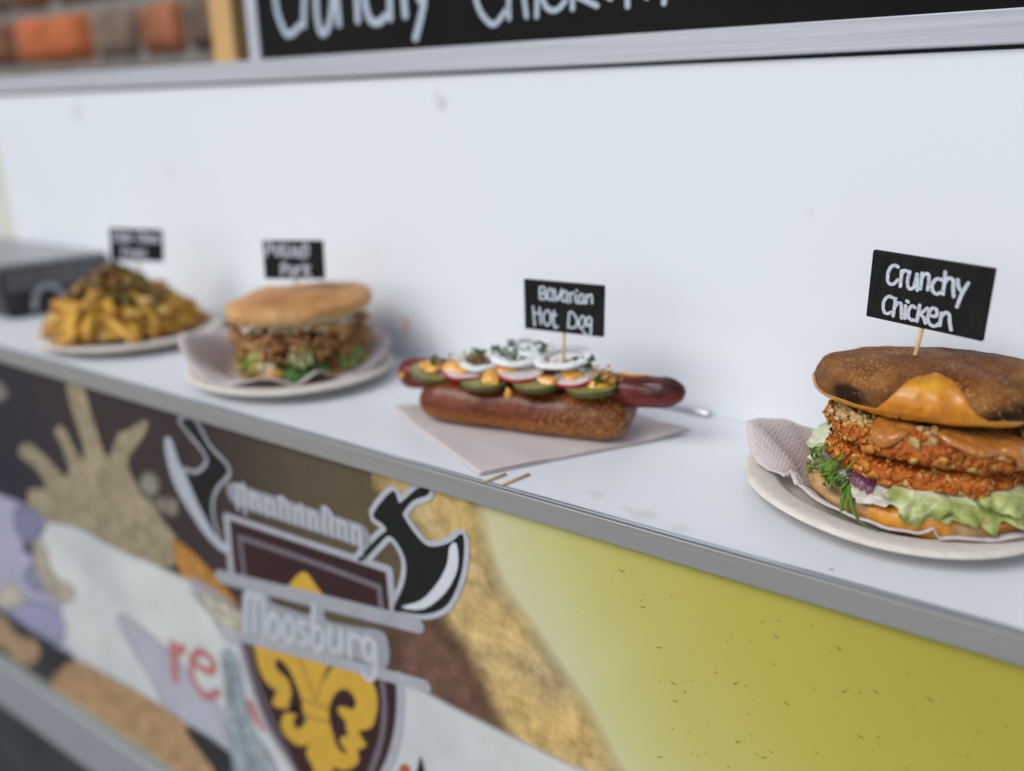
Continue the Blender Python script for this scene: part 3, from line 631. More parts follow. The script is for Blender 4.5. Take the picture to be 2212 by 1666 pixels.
make_sign((-.0278, .44, 1.2208), (-19, 8.7, 2.1), (.0596, .0373), None, ((330, 115), (1850, 375), (235, 965)), S4, .0018, (-.0285, .442, 1.190), 'black sign reading Crunchy Chicken stuck in the nearest burger')
make_sign((-.2371, .44, 1.1888), (8.9, 5.1, .4), (.056, .0349), None, ((245, 165), (1945, 305), (275, 1195)), S3, .0015, (-.237, .442, 1.150), 'black sign reading Bavarian Hot Dog above the onion rings')
make_sign((-.4894, .44, 1.1994), (29.9, -6, -.5), (.0503, .0313), None, ((480, 320), (1750, 300), (500, 1115)), S2, .0019, (-.489, .4405, 1.178), 'blurred black sign in the tan bun of the pulled meat burger')
make_sign((-.7223, .45, 1.193), (38.2, -6, 3), (.0498, .031), None, ((1110, 170), (1645, 185), (1110, 490)), S1, .0020, (-.722, .447, 1.16), 'most blurred black sign, on the heap of yellow fries')

# ------------------------------------------------------------------ appliance at the far end, rod and sticks
XA = -.9169
app = thing('till_box', (-1.05, .47, ZS), 'dark grey box with a lid coloured paler for sky sheen, at the far end of the shelf', 'appliance')
b = MB().box((-.25, -.0615, .002), (XA + 1.05, .058, .054)).build('housing', M['black_plastic'], app, False); bevel(b, .004)
b = MB().box((-.252, -.0635, .0545), (XA + 1.0515, .0595, .0615)).build('lid', M['lid'], app, False); bevel(b, .003)
b = MB().box((XA + 1.0505, -.058, .030), (XA + 1.0530, .054, .0535)).build('side_strip', M['grey_plastic'], app, False); bevel(b, .0008)
q = []
for k in range(15):
    a = math.pi * k / 14; q.append((XA + 1.0545, -.018 - .017 * math.cos(a), .006 + .027 * math.sin(a) ** .8))
MB().tube(q, .0035, 10).build('side_handle', M['rail'], app)
b = MB().box((-.04, -.064, .062), (.02, -.028, .085)).build('control_knob', M['grey_plastic'], app, False); bevel(b, .004)

rod = thing('metal_rod', (-.19, .5265, ZS + .0024), 'thin polished metal rod lying behind the sausage end', 'metal rod')
rod.rotation_euler = (0, 0, R_(-2))
prof = [(-.055, .0016), (-.02, .0016), (-.0195, .0019), (.010, .0019), (.0105, .0021), (.012, .0021), (.0125, .0024), (.0290, .0024), (.0305, .0022), (.031, .0012)]
MB().tube([(x, 0, 0) for x, r in prof], lambda u: prof[int(round(u * (len(prof) - 1)))][1], 16).build('shaft', M['steel'], rod)
for name, c, lab in (('wooden_stick', ((1045, 1041), (1092, 1024)), 'thin brown wooden stick poking from under the flat napkin'), ('wooden_stick', ((1083, 1048), (1143, 1024)), 'loose thin wooden stick at the shelf edge, right of the napkin corner')):
    a = atz(*c[0], ZS + .0012); e = atz(*c[1], ZS + .0012); mid = (a + e) / 2
    o = MB().tube([a - mid, e - mid], .0008, 8).build(name, M['wood'], None, True, loc=mid); tag(o, lab, 'wooden stick')

# ------------------------------------------------------------------ plates
def plate(loc, R, label, seed):
    t = thing('paper_plate', loc, label, 'plate', 'round pulp plates on the shelf')
    pr = [(0, .0030), (.55, .0030), (.66, .0034), (.72, .0055), (.78, .0098), (.82, .0112), (.90, .0122), (.965, .0122), (.99, .0112), (1.0, .0098), (.99, .0092), (.955, .0100), (.90, .0098), (.83, .0088), (.785, .0070), (.74, .0030), (.70, .0006), (.62, .0002), (0, .0002)]
    pp = cr(pr, 4); m = MB()
    def f(u, v):
        r, z = pp[min(int(round(v * (len(pp) - 1))), len(pp) - 1)]
        a = 2 * math.pi * u; k = 1 + .006 * nz((math.cos(a), math.sin(a), seed), 1.2) * (r > .5) + .0018 * nz((math.cos(a) * 9, math.sin(a) * 9, seed)) * (r > .95)
        return (R * r * k * math.cos(a), R * r * k * math.sin(a), z + .0012 * nz((math.cos(a), math.sin(a), seed + 5), 1.0) * (r > .75))
    m.grid(128, len(pp), f, cu=True); o = m.build('plate_shell', M['plate'], t)
    # fine ribs pressed into the underside of the rim
    rb = MB()
    for i in range(220):
        a = 2 * math.pi * i / 220
        d = Vector((math.cos(a), math.sin(a), 0))
        rb.tube([d * (R * .80) + Vector((0, 0, .0072)), d * (R * .90) + Vector((0, 0, .0094)), d * (R * .955) + Vector((0, 0, .0097))], .00035, 4, caps=False)
    tag(rb.build('pressed_ribs', M['plate'], t), kind='stuff')
    return t
B4 = Vector((-.020, .446, ZS)); B2 = Vector((-.500, .4385, ZS)); B1 = Vector((-.730, .4370, ZS))
plate(Vector((-.029, .4505, ZS)), .0805, 'pulp plate under the nearest burger, cut off at the right', 1)
plate(B2, .0865, 'pulp plate under the pulled meat burger', 2)
plate(B1, .0865, 'farthest pulp plate, under the heap of fries', 3)

# ------------------------------------------------------------------ napkins
def napkin_plate(loc, bound, label, seed, n=120, mm=16, r0=.02):
    """tissue pressed into a plate: bound(angle) -> (radius, height, lean) of its free edge"""
    t = MB()
    def f(u, v):
        a = 2 * math.pi * u; R, H, fl = bound(a)
        s = v; r = r0 + (R - r0) * s
        floor = .0042 + .0085 * sm(.052, .064, r)
        z = floor + (H - floor) * sm(fl, 1.0, s) ** 1.15
        wob = .0016 * nz((math.cos(a) * 6, math.sin(a) * 6, s * 2 + seed)) * s
        return ((r + wob) * math.cos(a), (r + wob) * math.sin(a), max(z + .0012 * nz((math.cos(a) * 4, math.sin(a) * 4, s * 3 + seed)) * s, .0038))
    t.grid(n, mm, f, cu=True)
    o = t.build('paper_napkin', M['napkin'], None, True, loc=loc); solid(o, .0007, 1)
    return tag(o, label, 'napkin')
def keyed(keys):
    """keys: (degrees, radius, height, lean start) round the circle"""
    keys = sorted(keys); ks = [(k[0] - 360, *k[1:]) for k in keys] + keys + [(k[0] + 360, *k[1:]) for k in keys]
    def f(a):
        d = math.degrees(a) % 360
        for p, q in zip(ks, ks[1:]):
            if p[0] <= d <= q[0]:
                t = (d - p[0]) / max(1e-6, q[0] - p[0]); t = t * t * (3 - 2 * t) * .5 + t * .5
                return tuple(lerp(x, y, t) for x, y in zip(p[1:], q[1:]))
        return keys[0][1:]
    return f
def turned(k, keys): return keyed([((a[0] + k) % 360, *a[1:]) for a in keys])
napkin_plate(B4, keyed([(0, .078, .020, .6), (30, .075, .032, .6), (60, .070, .025, .6), (90, .07, .02, .6), (120, .070, .016, .6), (140, .072, .019, .55), (152, .074, .024, .5), (163, .080, .030, .5), (180, .0885, .0345, .45), (186, .0905, .0365, .42), (188.5, .090, .034, .42), (193, .0855, .020, .5), (197, .078, .0135, .5), (200, .070, .0155, .5), (203, .069, .0105, .5), (206, .0665, .022, .5), (209, .063, .012, .5), (214, .0625, .0145, .5), (232, .0615, .0145, .5), (255, .0615, .0148, .55), (270, .062, .0145, .55), (281, .0615, .0145, .5), (284, .0615, .0205, .45), (288, .062, .0140, .5), (305, .063, .015, .5), (330, .068, .017, .5)]), 'tissue napkin standing up beside the nearest burger', 3)
napkin_plate(B2, turned(49, [(0, .083, .030, .5), (18, .080, .027, .5), (40, .075, .03, .55), (90, .072, .02, .6), (140, .078, .03, .55), (175, .088, .040, .5), (190, .088, .036, .5), (215, .083, .016, .5), (225, .078, .011, .5), (240, .074, .016, .45), (252, .074, .020, .45), (270, .074, .012, .5), (285, .073, .022, .4), (297, .073, .012, .5), (318, .078, .014, .5), (340, .085, .026, .5)]), 'crumpled blurred napkin under the pulled meat burger', 11)
# flat folded napkin under the hot dog
NC = [Vector((-.3623, .4081)), Vector((-.2448, .3511)), Vector((-.1597, .4846)), Vector((-.281, .524))]
nk_o = sum((Vector((p.x, p.y, 0)) for p in NC), Vector((0, 0, 0))) / 4 + Vector((0, 0, ZS))
def flat_nap(mb, lift, shrink, seed):
    def f(u, v):
        p = NC[0].lerp(NC[1], u).lerp(NC[3].lerp(NC[2], u), v)
        c = Vector((nk_o.x, nk_o.y)); p = c + (p - c) * shrink
        e = min(u, 1 - u, v, 1 - v)
        z = lift + .0012 * max(0, nz((u * 3, v * 3, seed))) * sm(.25, 0, e) + .0005 * nz((u * 7, v * 7, seed + 3))
        z += .0035 * sm(.30, 0, math.hypot(u, v)) + .0025 * sm(.25, 0, math.hypot(1 - u, 1 - v)) + .0006 * sm(.012, 0, abs(v - .5)) * sm(.0, .2, u)
        return (p.x - nk_o.x, p.y - nk_o.y, z)
    mb.grid(56, 56, f)
m = MB(); flat_nap(m, .0009, 1.0, 2.0)
fn = m.build('paper_napkin', M['napkin'], None, True, loc=nk_o); solid(fn, .0005, 0); tag(fn, 'flat folded napkin lying under the hot dog', 'napkin')
m = MB(); flat_nap(m, .0021, .992, 5.0); up = m.build('upper_ply', M['napkin'], fn); solid(up, .0005, 0)

# ------------------------------------------------------------------ food pieces shared by several dishes
def dome_bun(name, R, prof, mat, parent, loc, colf, seed, irr=.035, nu=150, nvv=5, rot=None, squash=1.0, lump=.0014):
    pp = cr(prof, nvv); m = MB()
    def f(u, v):
        i = v * (len(pp) - 1); a = int(min(i, len(pp) - 2)); t = i - a
        r = lerp(pp[a][0], pp[a + 1][0], t); z = lerp(pp[a][1], pp[a + 1][1], t)
        q = 2 * math.pi * u; d = (math.cos(q), math.sin(q), 0)
        k = 1 + irr * nz(d, 1.1, seed)
        x, y = R * r * k * d[0], R * r * k * d[1] * squash
        p = Vector((x, y, z)); n1 = lump * nz(p, 45, seed) + .0005 * nz(p, 160, seed)
        p += Vector((d[0] * r, d[1] * r, .8 * (1 if z > 0 else -.3))) * n1
        return p, colf(q, v, r, z, p)
    m.grid(nu, len(pp), f, cu=True, flip=False)
    return m.build(name, mat, parent, True, loc, rot), f
def loft(mb, top, bot, nu, nv, ruf, seed, colf, freq=40, push=0.0):
    T = cr(top, max(2, nu // max(1, len(top) - 1))); B = cr(bot, max(2, nu // max(1, len(bot) - 1)))
    def pick(L, u):
        i = u * (len(L) - 1); a = int(min(i, len(L) - 2)); t = i - a
        return Vector(L[a]).lerp(Vector(L[a + 1]), t)
    def f(u, v):
        a, b = pick(T, u), pick(B, u); p = a.lerp(b, v)
        v = v * (1 - .30 * max(0, nz((u * 9, seed, 0), 1.0)) - .16 * abs(nz((u * 30, seed, 3), 1.0)))
        p = a.lerp(b, v)
        rd = Vector((p.x, p.y, 0)); rd = rd.normalized() if rd.length > 1e-6 else Vector((0, -1, 0))
        w_ = ruf * (.25 + v)
        p += rd * (w_ * nz(p, freq, seed) + push * math.sin(math.pi * v) + .45 * ruf * v * v * math.sin(u * 23 + 4 * nz(p, 60, seed))) + Vector((0, 0, w_ * .8 * nz(p, freq * 1.2, seed + 9)))
        p += rd * (.25 * ruf + .0005) * (.6 - 2.2 * abs(nz(p, 150, seed + 2)))
        return p, colf(u, v, p)
    mb.grid(nu, nv, f); return mb
def pol(deg, r, z): return (r * math.cos(R_(deg)), r * math.sin(R_(deg)), z)
def patty(name, R, z0, h, parent, seed, base, flakes=800, dx=0, dy=0, tilt=0):
    g0 = Vector((dx, dy, 0))
    m = MB()
    def f(u, v):
        a = 2 * math.pi * u; d = (math.cos(a), math.sin(a), 0); t = v * math.pi
        s = math.sin(t); rr = (abs(s) ** .55) * (1 if s >= 0 else -1); zz = -math.cos(t)
        zz = (abs(zz) ** .8) * (1 if zz > 0 else -1)
        k = 1 + .06 * nz(d, 1.6, seed) + .025 * nz(d, 5, seed)
        p = Vector((R * rr * k * d[0], R * rr * k * d[1], z0 + h / 2 + zz * h / 2 + .0022 * nz((d[0] * rr, d[1] * rr, 0), 2.2, seed + 3)))
        n1 = .0022 * nz(p, 130, seed) + .0016 * abs(nz(p, 300, seed))
        p += Vector((d[0] * rr, d[1] * rr, zz * .8)) * n1
        q = nz(p, 110, seed + 2); c = mixc(base, (base[0] * 1.35, base[1] * 1.9, base[2] * 1.8), .35 + q); c = mixc(c, (.16, .035, .010), sm(.1, .6, nz(p, 70, seed + 8)) * .7)
        p += g0 + Vector((0, 0, tilt * p.x)); return p, c
    m.grid(170, 44, f, cu=True)
    o = m.build(name, M['crumb'], parent)
    fl = MB(); rr_ = random.Random(seed)
    for i in range(flakes):
        a = R_(rr_.uniform(150, 400)); t = rr_.triangular(.22, .95, .55) * math.pi
        p, _ = f(a / (2 * math.pi) % 1, t / math.pi)
        n = Vector((math.cos(a) * math.sin(t), math.sin(a) * math.sin(t), -math.cos(t)))
        n = (n + Vector((rr_.uniform(-.5, .5), rr_.uniform(-.5, .5), rr_.uniform(-.5, .5)))).normalized()
        k = rr_.random(); c = mixc((.44, .098, .012), (.64, .28, .045), k * k) if rr_.random() < .9 else (.66, .38, .12)
        if rr_.random() < .65: fl.flake(p + n * .0007, n, rr_.uniform(.0012, .0029) if i % 6 else rr_.uniform(.0028, .0040), i * 1.3, c, rr_.uniform(-.4, .6), .0003, rr_.uniform(.55, 1), 9)
        else: fl.blob(p + n * .0002, rr_.uniform(.0005, .0013), i, .5, 6, 4, c)
    fo = fl.build('crumb_flakes', M['crumb'], o); tag(fo, kind='stuff')
    return o, f

# ------------------------------------------------------------------ the crunchy chicken burger
bg4 = thing('chicken_burger', B4 + Vector((.003, .002, .0052)), 'tall burger with two crumbed patties and scorched dark bun, nearest on the shelf', 'burger')
def col_bot(q, v, r, z, p):
    c = mixc((.40, .22, .085), (.56, .35, .15), .5 + nz(p, 60)); c = mixc(c, (.16, .065, .02), sm(.15, .5, nz(p, 120, 3)) * .7)
    fr = sm(.2, .7, -math.sin(q - R_(12)))
    c = mixc(c, (.64, .26, .010), fr * sm(.25, -.05, nz(p, 40, 7) - .15) * .92)
    return mixc(c, (.20, .055, .012), sm(.008, .001, z) * .8)
dome_bun('bottom_bun', .0575, [(0, 0), (.6, 0), (.88, .001), (.98, .005), (1.0, .010), (.97, .0145), (.88, .0165), (.5, .0165), (0, .0165)], M['cheese'], bg4, (0, 0, 0), col_bot, 4, .03)
# salad
LG, LP, LW = (.185, .235, .035), (.38, .42, .13), (.60, .60, .40)
def leafc(u, v, p):
    c = mixc(mixc(LW, LP, sm(.0, .5, v)), LG, sm(.3, 1.0, v) * .7 + .45 * nz(p, 130))
    vein = sm(.05, .0, abs(nz(p, 75, 4))); return mixc(c, LW, vein * .55)
def lettuce(top, bot, seed, ruf=.004, cf=leafc, nu=64, nv=34, fq=70, push=.002, name='lettuce_leaf', par=None):
    m = MB(); loft(m, top, bot, nu, nv, ruf, seed, cf, fq, push); o = m.build(name, M['leaf'], par or bg4); solid(o, .0004, 0); subsurf(o, 1); return o
lettuce([pol(262, .046, .027), pol(272, .048, .0275), pol(283, .047, .027), pol(292, .045, .025)], [pol(259, .055, .0225), pol(265, .059, .0185), pol(272, .0625, .0125), pol(280, .059, .0180), pol(289, .056, .0215)], 1.0, .0045)
lettuce([pol(290, .046, .026), pol(305, .047, .027), pol(325, .047, .028), pol(345, .046, .029)], [pol(287, .057, .0185), pol(299, .060, .0160), pol(306, .062, .0125), pol(318, .065, .0150), pol(335, .067, .018), pol(350, .063, .021)], 5.0, .006)
lettuce([pol(305, .047, .030), pol(322, .048, .030), pol(340, .047, .031)], [pol(303, .056, .022), pol(320, .063, .023), pol(338, .061, .025)], 15.0, .004)
lettuce([pol(275, .048, .020), pol(290, .050, .019), pol(308, .050, .019)], [pol(274, .058, .0165), pol(290, .060, .0155), pol(309, .059, .0165)], 8.0, .003, lambda u, v, p: mixc((.50, .42, .22), LP, .5 + nz(p, 90)))
lettuce([pol(172, .046, .036), pol(185, .048, .035), pol(200, .047, .032)], [pol(170, .055, .032), pol(186, .058, .025), pol(204, .056, .019)], 3.0, .003, lambda u, v, p: mixc((.42, .46, .24), (.60, .62, .44), sm(.2, .8, u)))
lettuce([pol(352, .046, .030), pol(4, .047, .034), pol(14, .047, .034)], [pol(350, .058, .022), pol(2, .064, .027), pol(14, .060, .036)], 6.0, .004, lambda u, v, p: mixc((.14, .24, .04), LG, v))
lettuce([pol(225, .045, .025), pol(245, .047, .024), pol(262, .047, .023)], [pol(226, .055, .019), pol(247, .0595, .0165), pol(264, .060, .0165)], 21.0, .0035, lambda u, v, p: mixc((.60, .56, .44), (.52, .46, .42), .5 + nz(p, 90)))
lettuce([pol(205, .040, .022), pol(250, .042, .022), pol(300, .042, .022), pol(345, .042, .022)], [pol(205, .055, .018), pol(250, .056, .0185), pol(300, .056, .0185), pol(345, .055, .019)], 31.0, .002, lambda u, v, p: mixc((.30, .30, .14), (.46, .44, .26), .5 + nz(p, 80)), nu=60)
lettuce([pol(236, .047, .0285), pol(243, .049, .0275), pol(251, .049, .0265)], [pol(235, .054, .0245), pol(244, .0575, .0215), pol(253, .0565, .0205)], 12.0, .002, lambda u, v, p: mixc((.09, .018, .045), (.26, .10, .16), v * v), name='red_cabbage_shred')
# chopped rocket, strand by strand, hanging down on the left
rk = MB(); r5 = random.Random(21)
for i in range(34):
    a = r5.uniform(203, 240); z = r5.uniform(.021, .0335); r = .049 + (.034 - z) * .45
    pts = [pol(a, r + .001, z)]
    da = r5.uniform(-7, 7)
    for k in range(1, 5):
        pts.append(pol(a + da * k / 4, r + .002 + .0035 * math.sin(k * .8) + r5.uniform(-.0008, .0012), z - r5.uniform(.0015, .0034) * k * .8))
    g_ = mixc((.045, .12, .012), (.16, .27, .035), r5.random())
    wd = r5.uniform(.0006, .0014)
    rk.tube(cr(pts, 3), lambda u, wd=wd: wd * (1 - .55 * abs(2 * u - 1)), 6, g_, flat=.45)
for pts in ([pol(236, .054, .022), pol(240, .060, .016), pol(243, .064, .009), pol(247, .065, .0065)], [pol(238, .055, .021), pol(246, .061, .014), pol(253, .066, .009), pol(262, .067, .0075)], [pol(240, .056, .020), pol(243, .0605, .013), pol(246, .063, .008)]):
    rk.tube(cr(pts, 6), lambda u: .0015 * (1 - .75 * u), 6, (.10, .19, .025), flat=.4)
tag(rk.build('chopped_rocket', M['herb'], bg4), kind='stuff')
MB().tube(cr([pol(300, .052, .0175), pol(308, .060, .0155), pol(316, .060, .0158), pol(324, .055, .018)], 5), .0011, 6, (.50, .17, .03)).build('carrot_shred', M['veg'], bg4)
MB().tube(cr([pol(1, .050, .0395), pol(356, .066, .0395), pol(352, .085, .0385), pol(350, .1, .039)], 5), .0011, 6, (.62, .22, .06)).build('carrot_shred', M['veg'], bg4)
# patties, sauce, crisp onions
CH = (.42, .088, .011)
patty('crumbed_patty', .0495, .0210, .0160, bg4, 11, CH, 850, dx=.001, tilt=.0)
pt2, f2 = patty('crumbed_patty', .0515, .0358, .0190, bg4, 29, CH, 850, dx=.0015, tilt=-.02)
SC = (.42, .155, .028)
def drip_sheet(a0, a1, length, seed, par, ff, col, thick=.0013, nu=60, nv=22, name='sauce'):
    m = MB()
    def f(u, v):
        a = lerp(a0, a1, u); L = length(u)
        t = lerp(.97, .97 - L, v)
        p, _ = ff((R_(a) / (2 * math.pi)) % 1, t)
        d = Vector((math.cos(R_(a)), math.sin(R_(a)), .35)).normalized()
        e = min(1, min(u, 1 - u) * 14) ** .5 * min(1, (1 - v) * 4 + .0) ** .5
        bead = .7 * math.exp(-((v - .82) / .12) ** 2)
        q = Vector(p); q = Vector((q.x, q.y, q.z)) + d * (thick * (e * (1 + bead)) - .0004 * (1 - e) + .0021)
        return q, mixc(col, tuple(x * 1.15 for x in col), .5 + nz(q, 50, seed))
    m.grid(nu, nv, f); o = m.build(name, M['sauce'], par); solid(o, .0012, -1); subsurf(o, 1); return o
def plen(keys):
    P = cr([(k[0], k[1]) for k in keys], 8)
    def f(u):
        for a, b in zip(P, P[1:]):
            if a[0] <= u <= b[0]: return lerp(a[1], b[1], (u - a[0]) / max(1e-6, b[0] - a[0]))
        return P[-1][1]
    return f
drip_sheet(236, 263, plen([(0, .10), (.2, .26), (.42, .43), (.62, .46), (.8, .36), (1, .22)]), 1, bg4, f2, SC)
drip_sheet(277, 328, plen([(0, .22), (.2, .32), (.4, .38), (.6, .35), (.75, .43), (.88, .74), (.94, .68), (1, .25)]), 2, bg4, f2, SC)
drip_sheet(196, 222, plen([(0, .06), (.3, .14), (.7, .16), (1, .08)]), 3, bg4, f2, (.46, .16, .03))
cf = MB(); r6 = random.Random(5)
for i in range(60):
    a = r6.choice((r6.uniform(198, 236), r6.uniform(210, 232), r6.uniform(264, 276), r6.uniform(334, 350)))
    p, _ = f2((R_(a) / (2 * math.pi)) % 1, r6.uniform(.60, .80))
    n = Vector((math.cos(R_(a)), math.sin(R_(a)), r6.uniform(-.2, .7))).normalized()
    cf.flake(p + n * r6.uniform(.001, .0035), n + Vector((r6.uniform(-.5, .5), r6.uniform(-.5, .5), r6.uniform(-.5, .5))), r6.uniform(.002, .0050), i * 2.1, mixc((.42, .22, .07), (.66, .46, .22), r6.random()), r6.uniform(-.5, .8), .0005, r6.uniform(.45, .8), 8)
tag(cf.build('crisp_onion', M['crumb'], bg4), kind='stuff')
# top bun with scorched rim, and the melted cheese baked over its edge
TB = [(0, .002), (.55, .001), (.84, -.001), (.950, .0008), (.995, .0056), (.994, .0092), (.965, .0134), (.88, .0180), (.68, .0218), (.38, .0242), (.14, .0249), (0, .0250)]
def cheese_edge(q):
    d = math.degrees(q) % 360
    base = .0055 + .0010 * nz((math.cos(q) * 9, math.sin(q) * 9, 2))
    patch = .0160 * sm(247, 266, d) * sm(291, 279, d) + .003 * nz((d * .12, 0, 4)) * sm(250, 260, d) * sm(296, 288, d)
    left = .0035 * sm(165, 178, d) * sm(215, 190, d)
    return (base * (.45 + .45 * sm(215, 190, d) + .5 * sm(246, 262, d)) + patch + left) * sm(301, 291, d) * sm(140, 160, d)
def col_top(q, v, r, z, p):
    d = math.degrees(q) % 360
    c = mixc((.175, .060, .014), (.31, .130, .036), .5 + .8 * nz(p, 38, 2) + .7 * nz(p, 120, 3)); c = mixc(c, (.10, .026, .006), sm(.0, .5, nz(p, 55, 9)) * .75)
    c = mixc(c, (.17, .045, .012), sm(.013, .018, z) * sm(.027, .022, z) * .5 * sm(-.3, .3, nz(p, 20, 6)))
    band = sm(.0165, .0070, z) * sm(-.004, .002, z)
    char = max(1.3 * math.exp(-((d - 226) / 19) ** 2), math.exp(-((d - 306) / 19) ** 2) * 1.5, .9 * math.exp(-((d - 340) / 22) ** 2), .55)
    c = mixc(c, (.018, .007, .004), min(.96, band * char * (.85 + 1.3 * nz(p, 70, 5))))
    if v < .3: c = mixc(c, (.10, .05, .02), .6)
    return c
TLOC = (.001, .003, .0580); TROT = (R_(-3.0), R_(-3.0), 0)
tb, fb = dome_bun('top_bun', .0625, TB, M['bun'], bg4, TLOC, col_top, 6, .045, 180, 7, TROT, squash=.82, lump=.0022)
mc = MB(); zs = [p[1] for p in cr(TB, 7)]
def fch(u, v):
    q = 2 * math.pi * lerp(140, 312, u) / 360; top = cheese_edge(q)
    # walk up the crust from its underside to the edge of the cheese
    pp = cr(TB, 7); lo, hi = 14, 14
    while hi < len(pp) - 1 and not (hi > 24 and pp[hi][1] >= top): hi += 1
    i = lerp(lo, hi, v); p, _ = fb(q / (2 * math.pi), i / (len(pp) - 1))
    d = Vector((math.cos(q), math.sin(q), .5)).normalized()
    e = min(1, (1 - v) * 6) ** .5 * min(1, min(u, 1 - u) * 20) ** .5
    p = Vector(p) + d * (.0011 * e - .0003 + .0007 * nz(p, 120, 3) * e)
    c = mixc((.62, .215, .008), (.74, .38, .014), .5 + 1.3 * nz(p, 45, 1)); c = mixc(c, (.76, .52, .15), sm(.2, .55, nz(p, 90, 4)) * .7)
    return p, mixc(c, (.42, .13, .02), sm(.75, 1, v) * .7)
mc.grid(150, 26, fch); o = mc.build('melted_cheese', M['cheese'], tb)

# ------------------------------------------------------------------ the hot dog
H0 = Vector((-.265, .4415, ZS + .0026)); HA = R_(14)
hd = thing('hot_dog', H0, 'hot dog in a glossy pretzel roll, topped with onion rings and pickles', 'hot dog', None, HA)
HINV = Matrix.Translation(H0) @ Matrix.Rotation(HA, 4, 'Z'); HINV.invert()
def hp(px, py, ly):
    """point of the hot dog's own space on its long plane y = ly"""
    o = HINV @ CAM; d = (HINV.to_3x3() @ ray(px, py)); return o + d * ((ly - o.y) / d.y)
SEC = cr([(-.010, .0), (-.0215, .001), (-.0285, .0075), (-.0300, .016), (-.0265, .0255), (-.0185, .0305), (-.0105, .0270), (-.004, .018), (.004, .018), (.0105, .0270), (.0185, .0305), (.0265, .0255), (.0300, .016), (.0285, .0075), (.0215, .001), (.010, .0)], 4, True)
def f_roll(u, v):
    x = -.0755 + .151 * v; e = abs(x) / .0755
    s = (1 - max(0, (e - .70) / .30) ** 2.3) ** .5 if e < 1 else 0
    iu = u * len(SEC); i0 = int(iu); (ya, za), (yb, zb) = SEC[i0 % len(SEC)], SEC[(i0 + 1) % len(SEC)]; y, z = lerp(ya, yb, iu - i0), lerp(za, zb, iu - i0)
    sy = .30 + .70 * s; zc = .014
    side = 1 if y > 0 else -1
    y2 = side * (.013 * (1 - s) * 0 + abs(y) * sy) if True else y
    z2 = zc + (z - zc) * (s if z > zc else (.15 + .85 * s))
    # each half keeps its own rounded end
    yc = side * .0165; y2 = yc + (y - yc) * s if abs(y) > .003 else y * s
    p = Vector((x, y2, z2)); d = Vector((0, y2, z2 - zc)); d = d.normalized() if d.length > 1e-6 else Vector((0, 0, 1))
    p += d * (.0012 * nz(p, 38, 3) + .0003 * nz(p, 150, 8))
    c = mixc((.105, .019, .006), (.17, .036, .008), .5 + nz(p, 30, 4)); c = mixc(c, (.30, .105, .018), sm(.0145, .009, p.z) * sm(.001, .006, p.z) * .8)
    c = mixc(c, (.20, .058, .012), sm(.01, .05, x) * .5)
    return p, c
m = MB(); m.grid(len(SEC), 90, f_roll, cu=True); roll = m.build('pretzel_roll', M['pretzel'], hd)
# pale and dark seeds and blisters baked into the crust of the near half
bl_ = MB(); r7 = random.Random(9)
for i in range(900):
    x = r7.betavariate(3.6, 1.25) * .147 - .073; k = r7.betavariate(1.6, 1.9) * .32 + .05
    p, _ = f_roll(k, (x + .0755) / .151); p2, _ = f_roll(k + .02, (x + .0755) / .151)
    n = Vector((0, p.y + .0165, p.z - .014)).normalized()
    if abs(x) > .06: n = (n + Vector((.9 if x > 0 else -.9, 0, 0))).normalized()
    s = r7.uniform(.00025, .00055)
    bl_.blob(p + n * .0001, (s * 1.2, s, s * .9), i, .3, 5, 4, mixc((.40, .17, .035), (.62, .36, .12), r7.random()))
tag(bl_.build('crust_specks', M['soft_bun'], roll), kind='stuff')
ring = MB()
for (px, py) in ((1165, 890), (1230, 882), (1258, 880), (1300, 878), (1305, 905), (1280, 917), (1210, 925), (1345, 897), (1265, 925), (1240, 895), (1190, 905)):
    q = hp(px, py, -.0285); best = None
    for k in range(4, 26):
        p, _ = f_roll(k / len(SEC), (q.x + .0755) / .151)
        if best is None or abs(p.z - q.z) < best[0]: best = (abs(p.z - q.z), p)
    p = best[1]; n = Vector((0, p.y + .012, p.z - .012)).normalized(); a = n.orthogonal().normalized(); b = n.cross(a); s = r7.uniform(.0010, .0017)
    ring.tube([p + (a * math.cos(t) + b * math.sin(t)) * s for t in [2 * math.pi * k / 12 for k in range(13)]], .00035, 5, (.34, .15, .045))
    ring.blob(p - n * .0003, (s * .85, s * .85, s * .5), px, .1, 7, 5, (.018, .008, .005))
tag(ring.build('crust_blisters', M['soft_bun'], roll), kind='stuff')
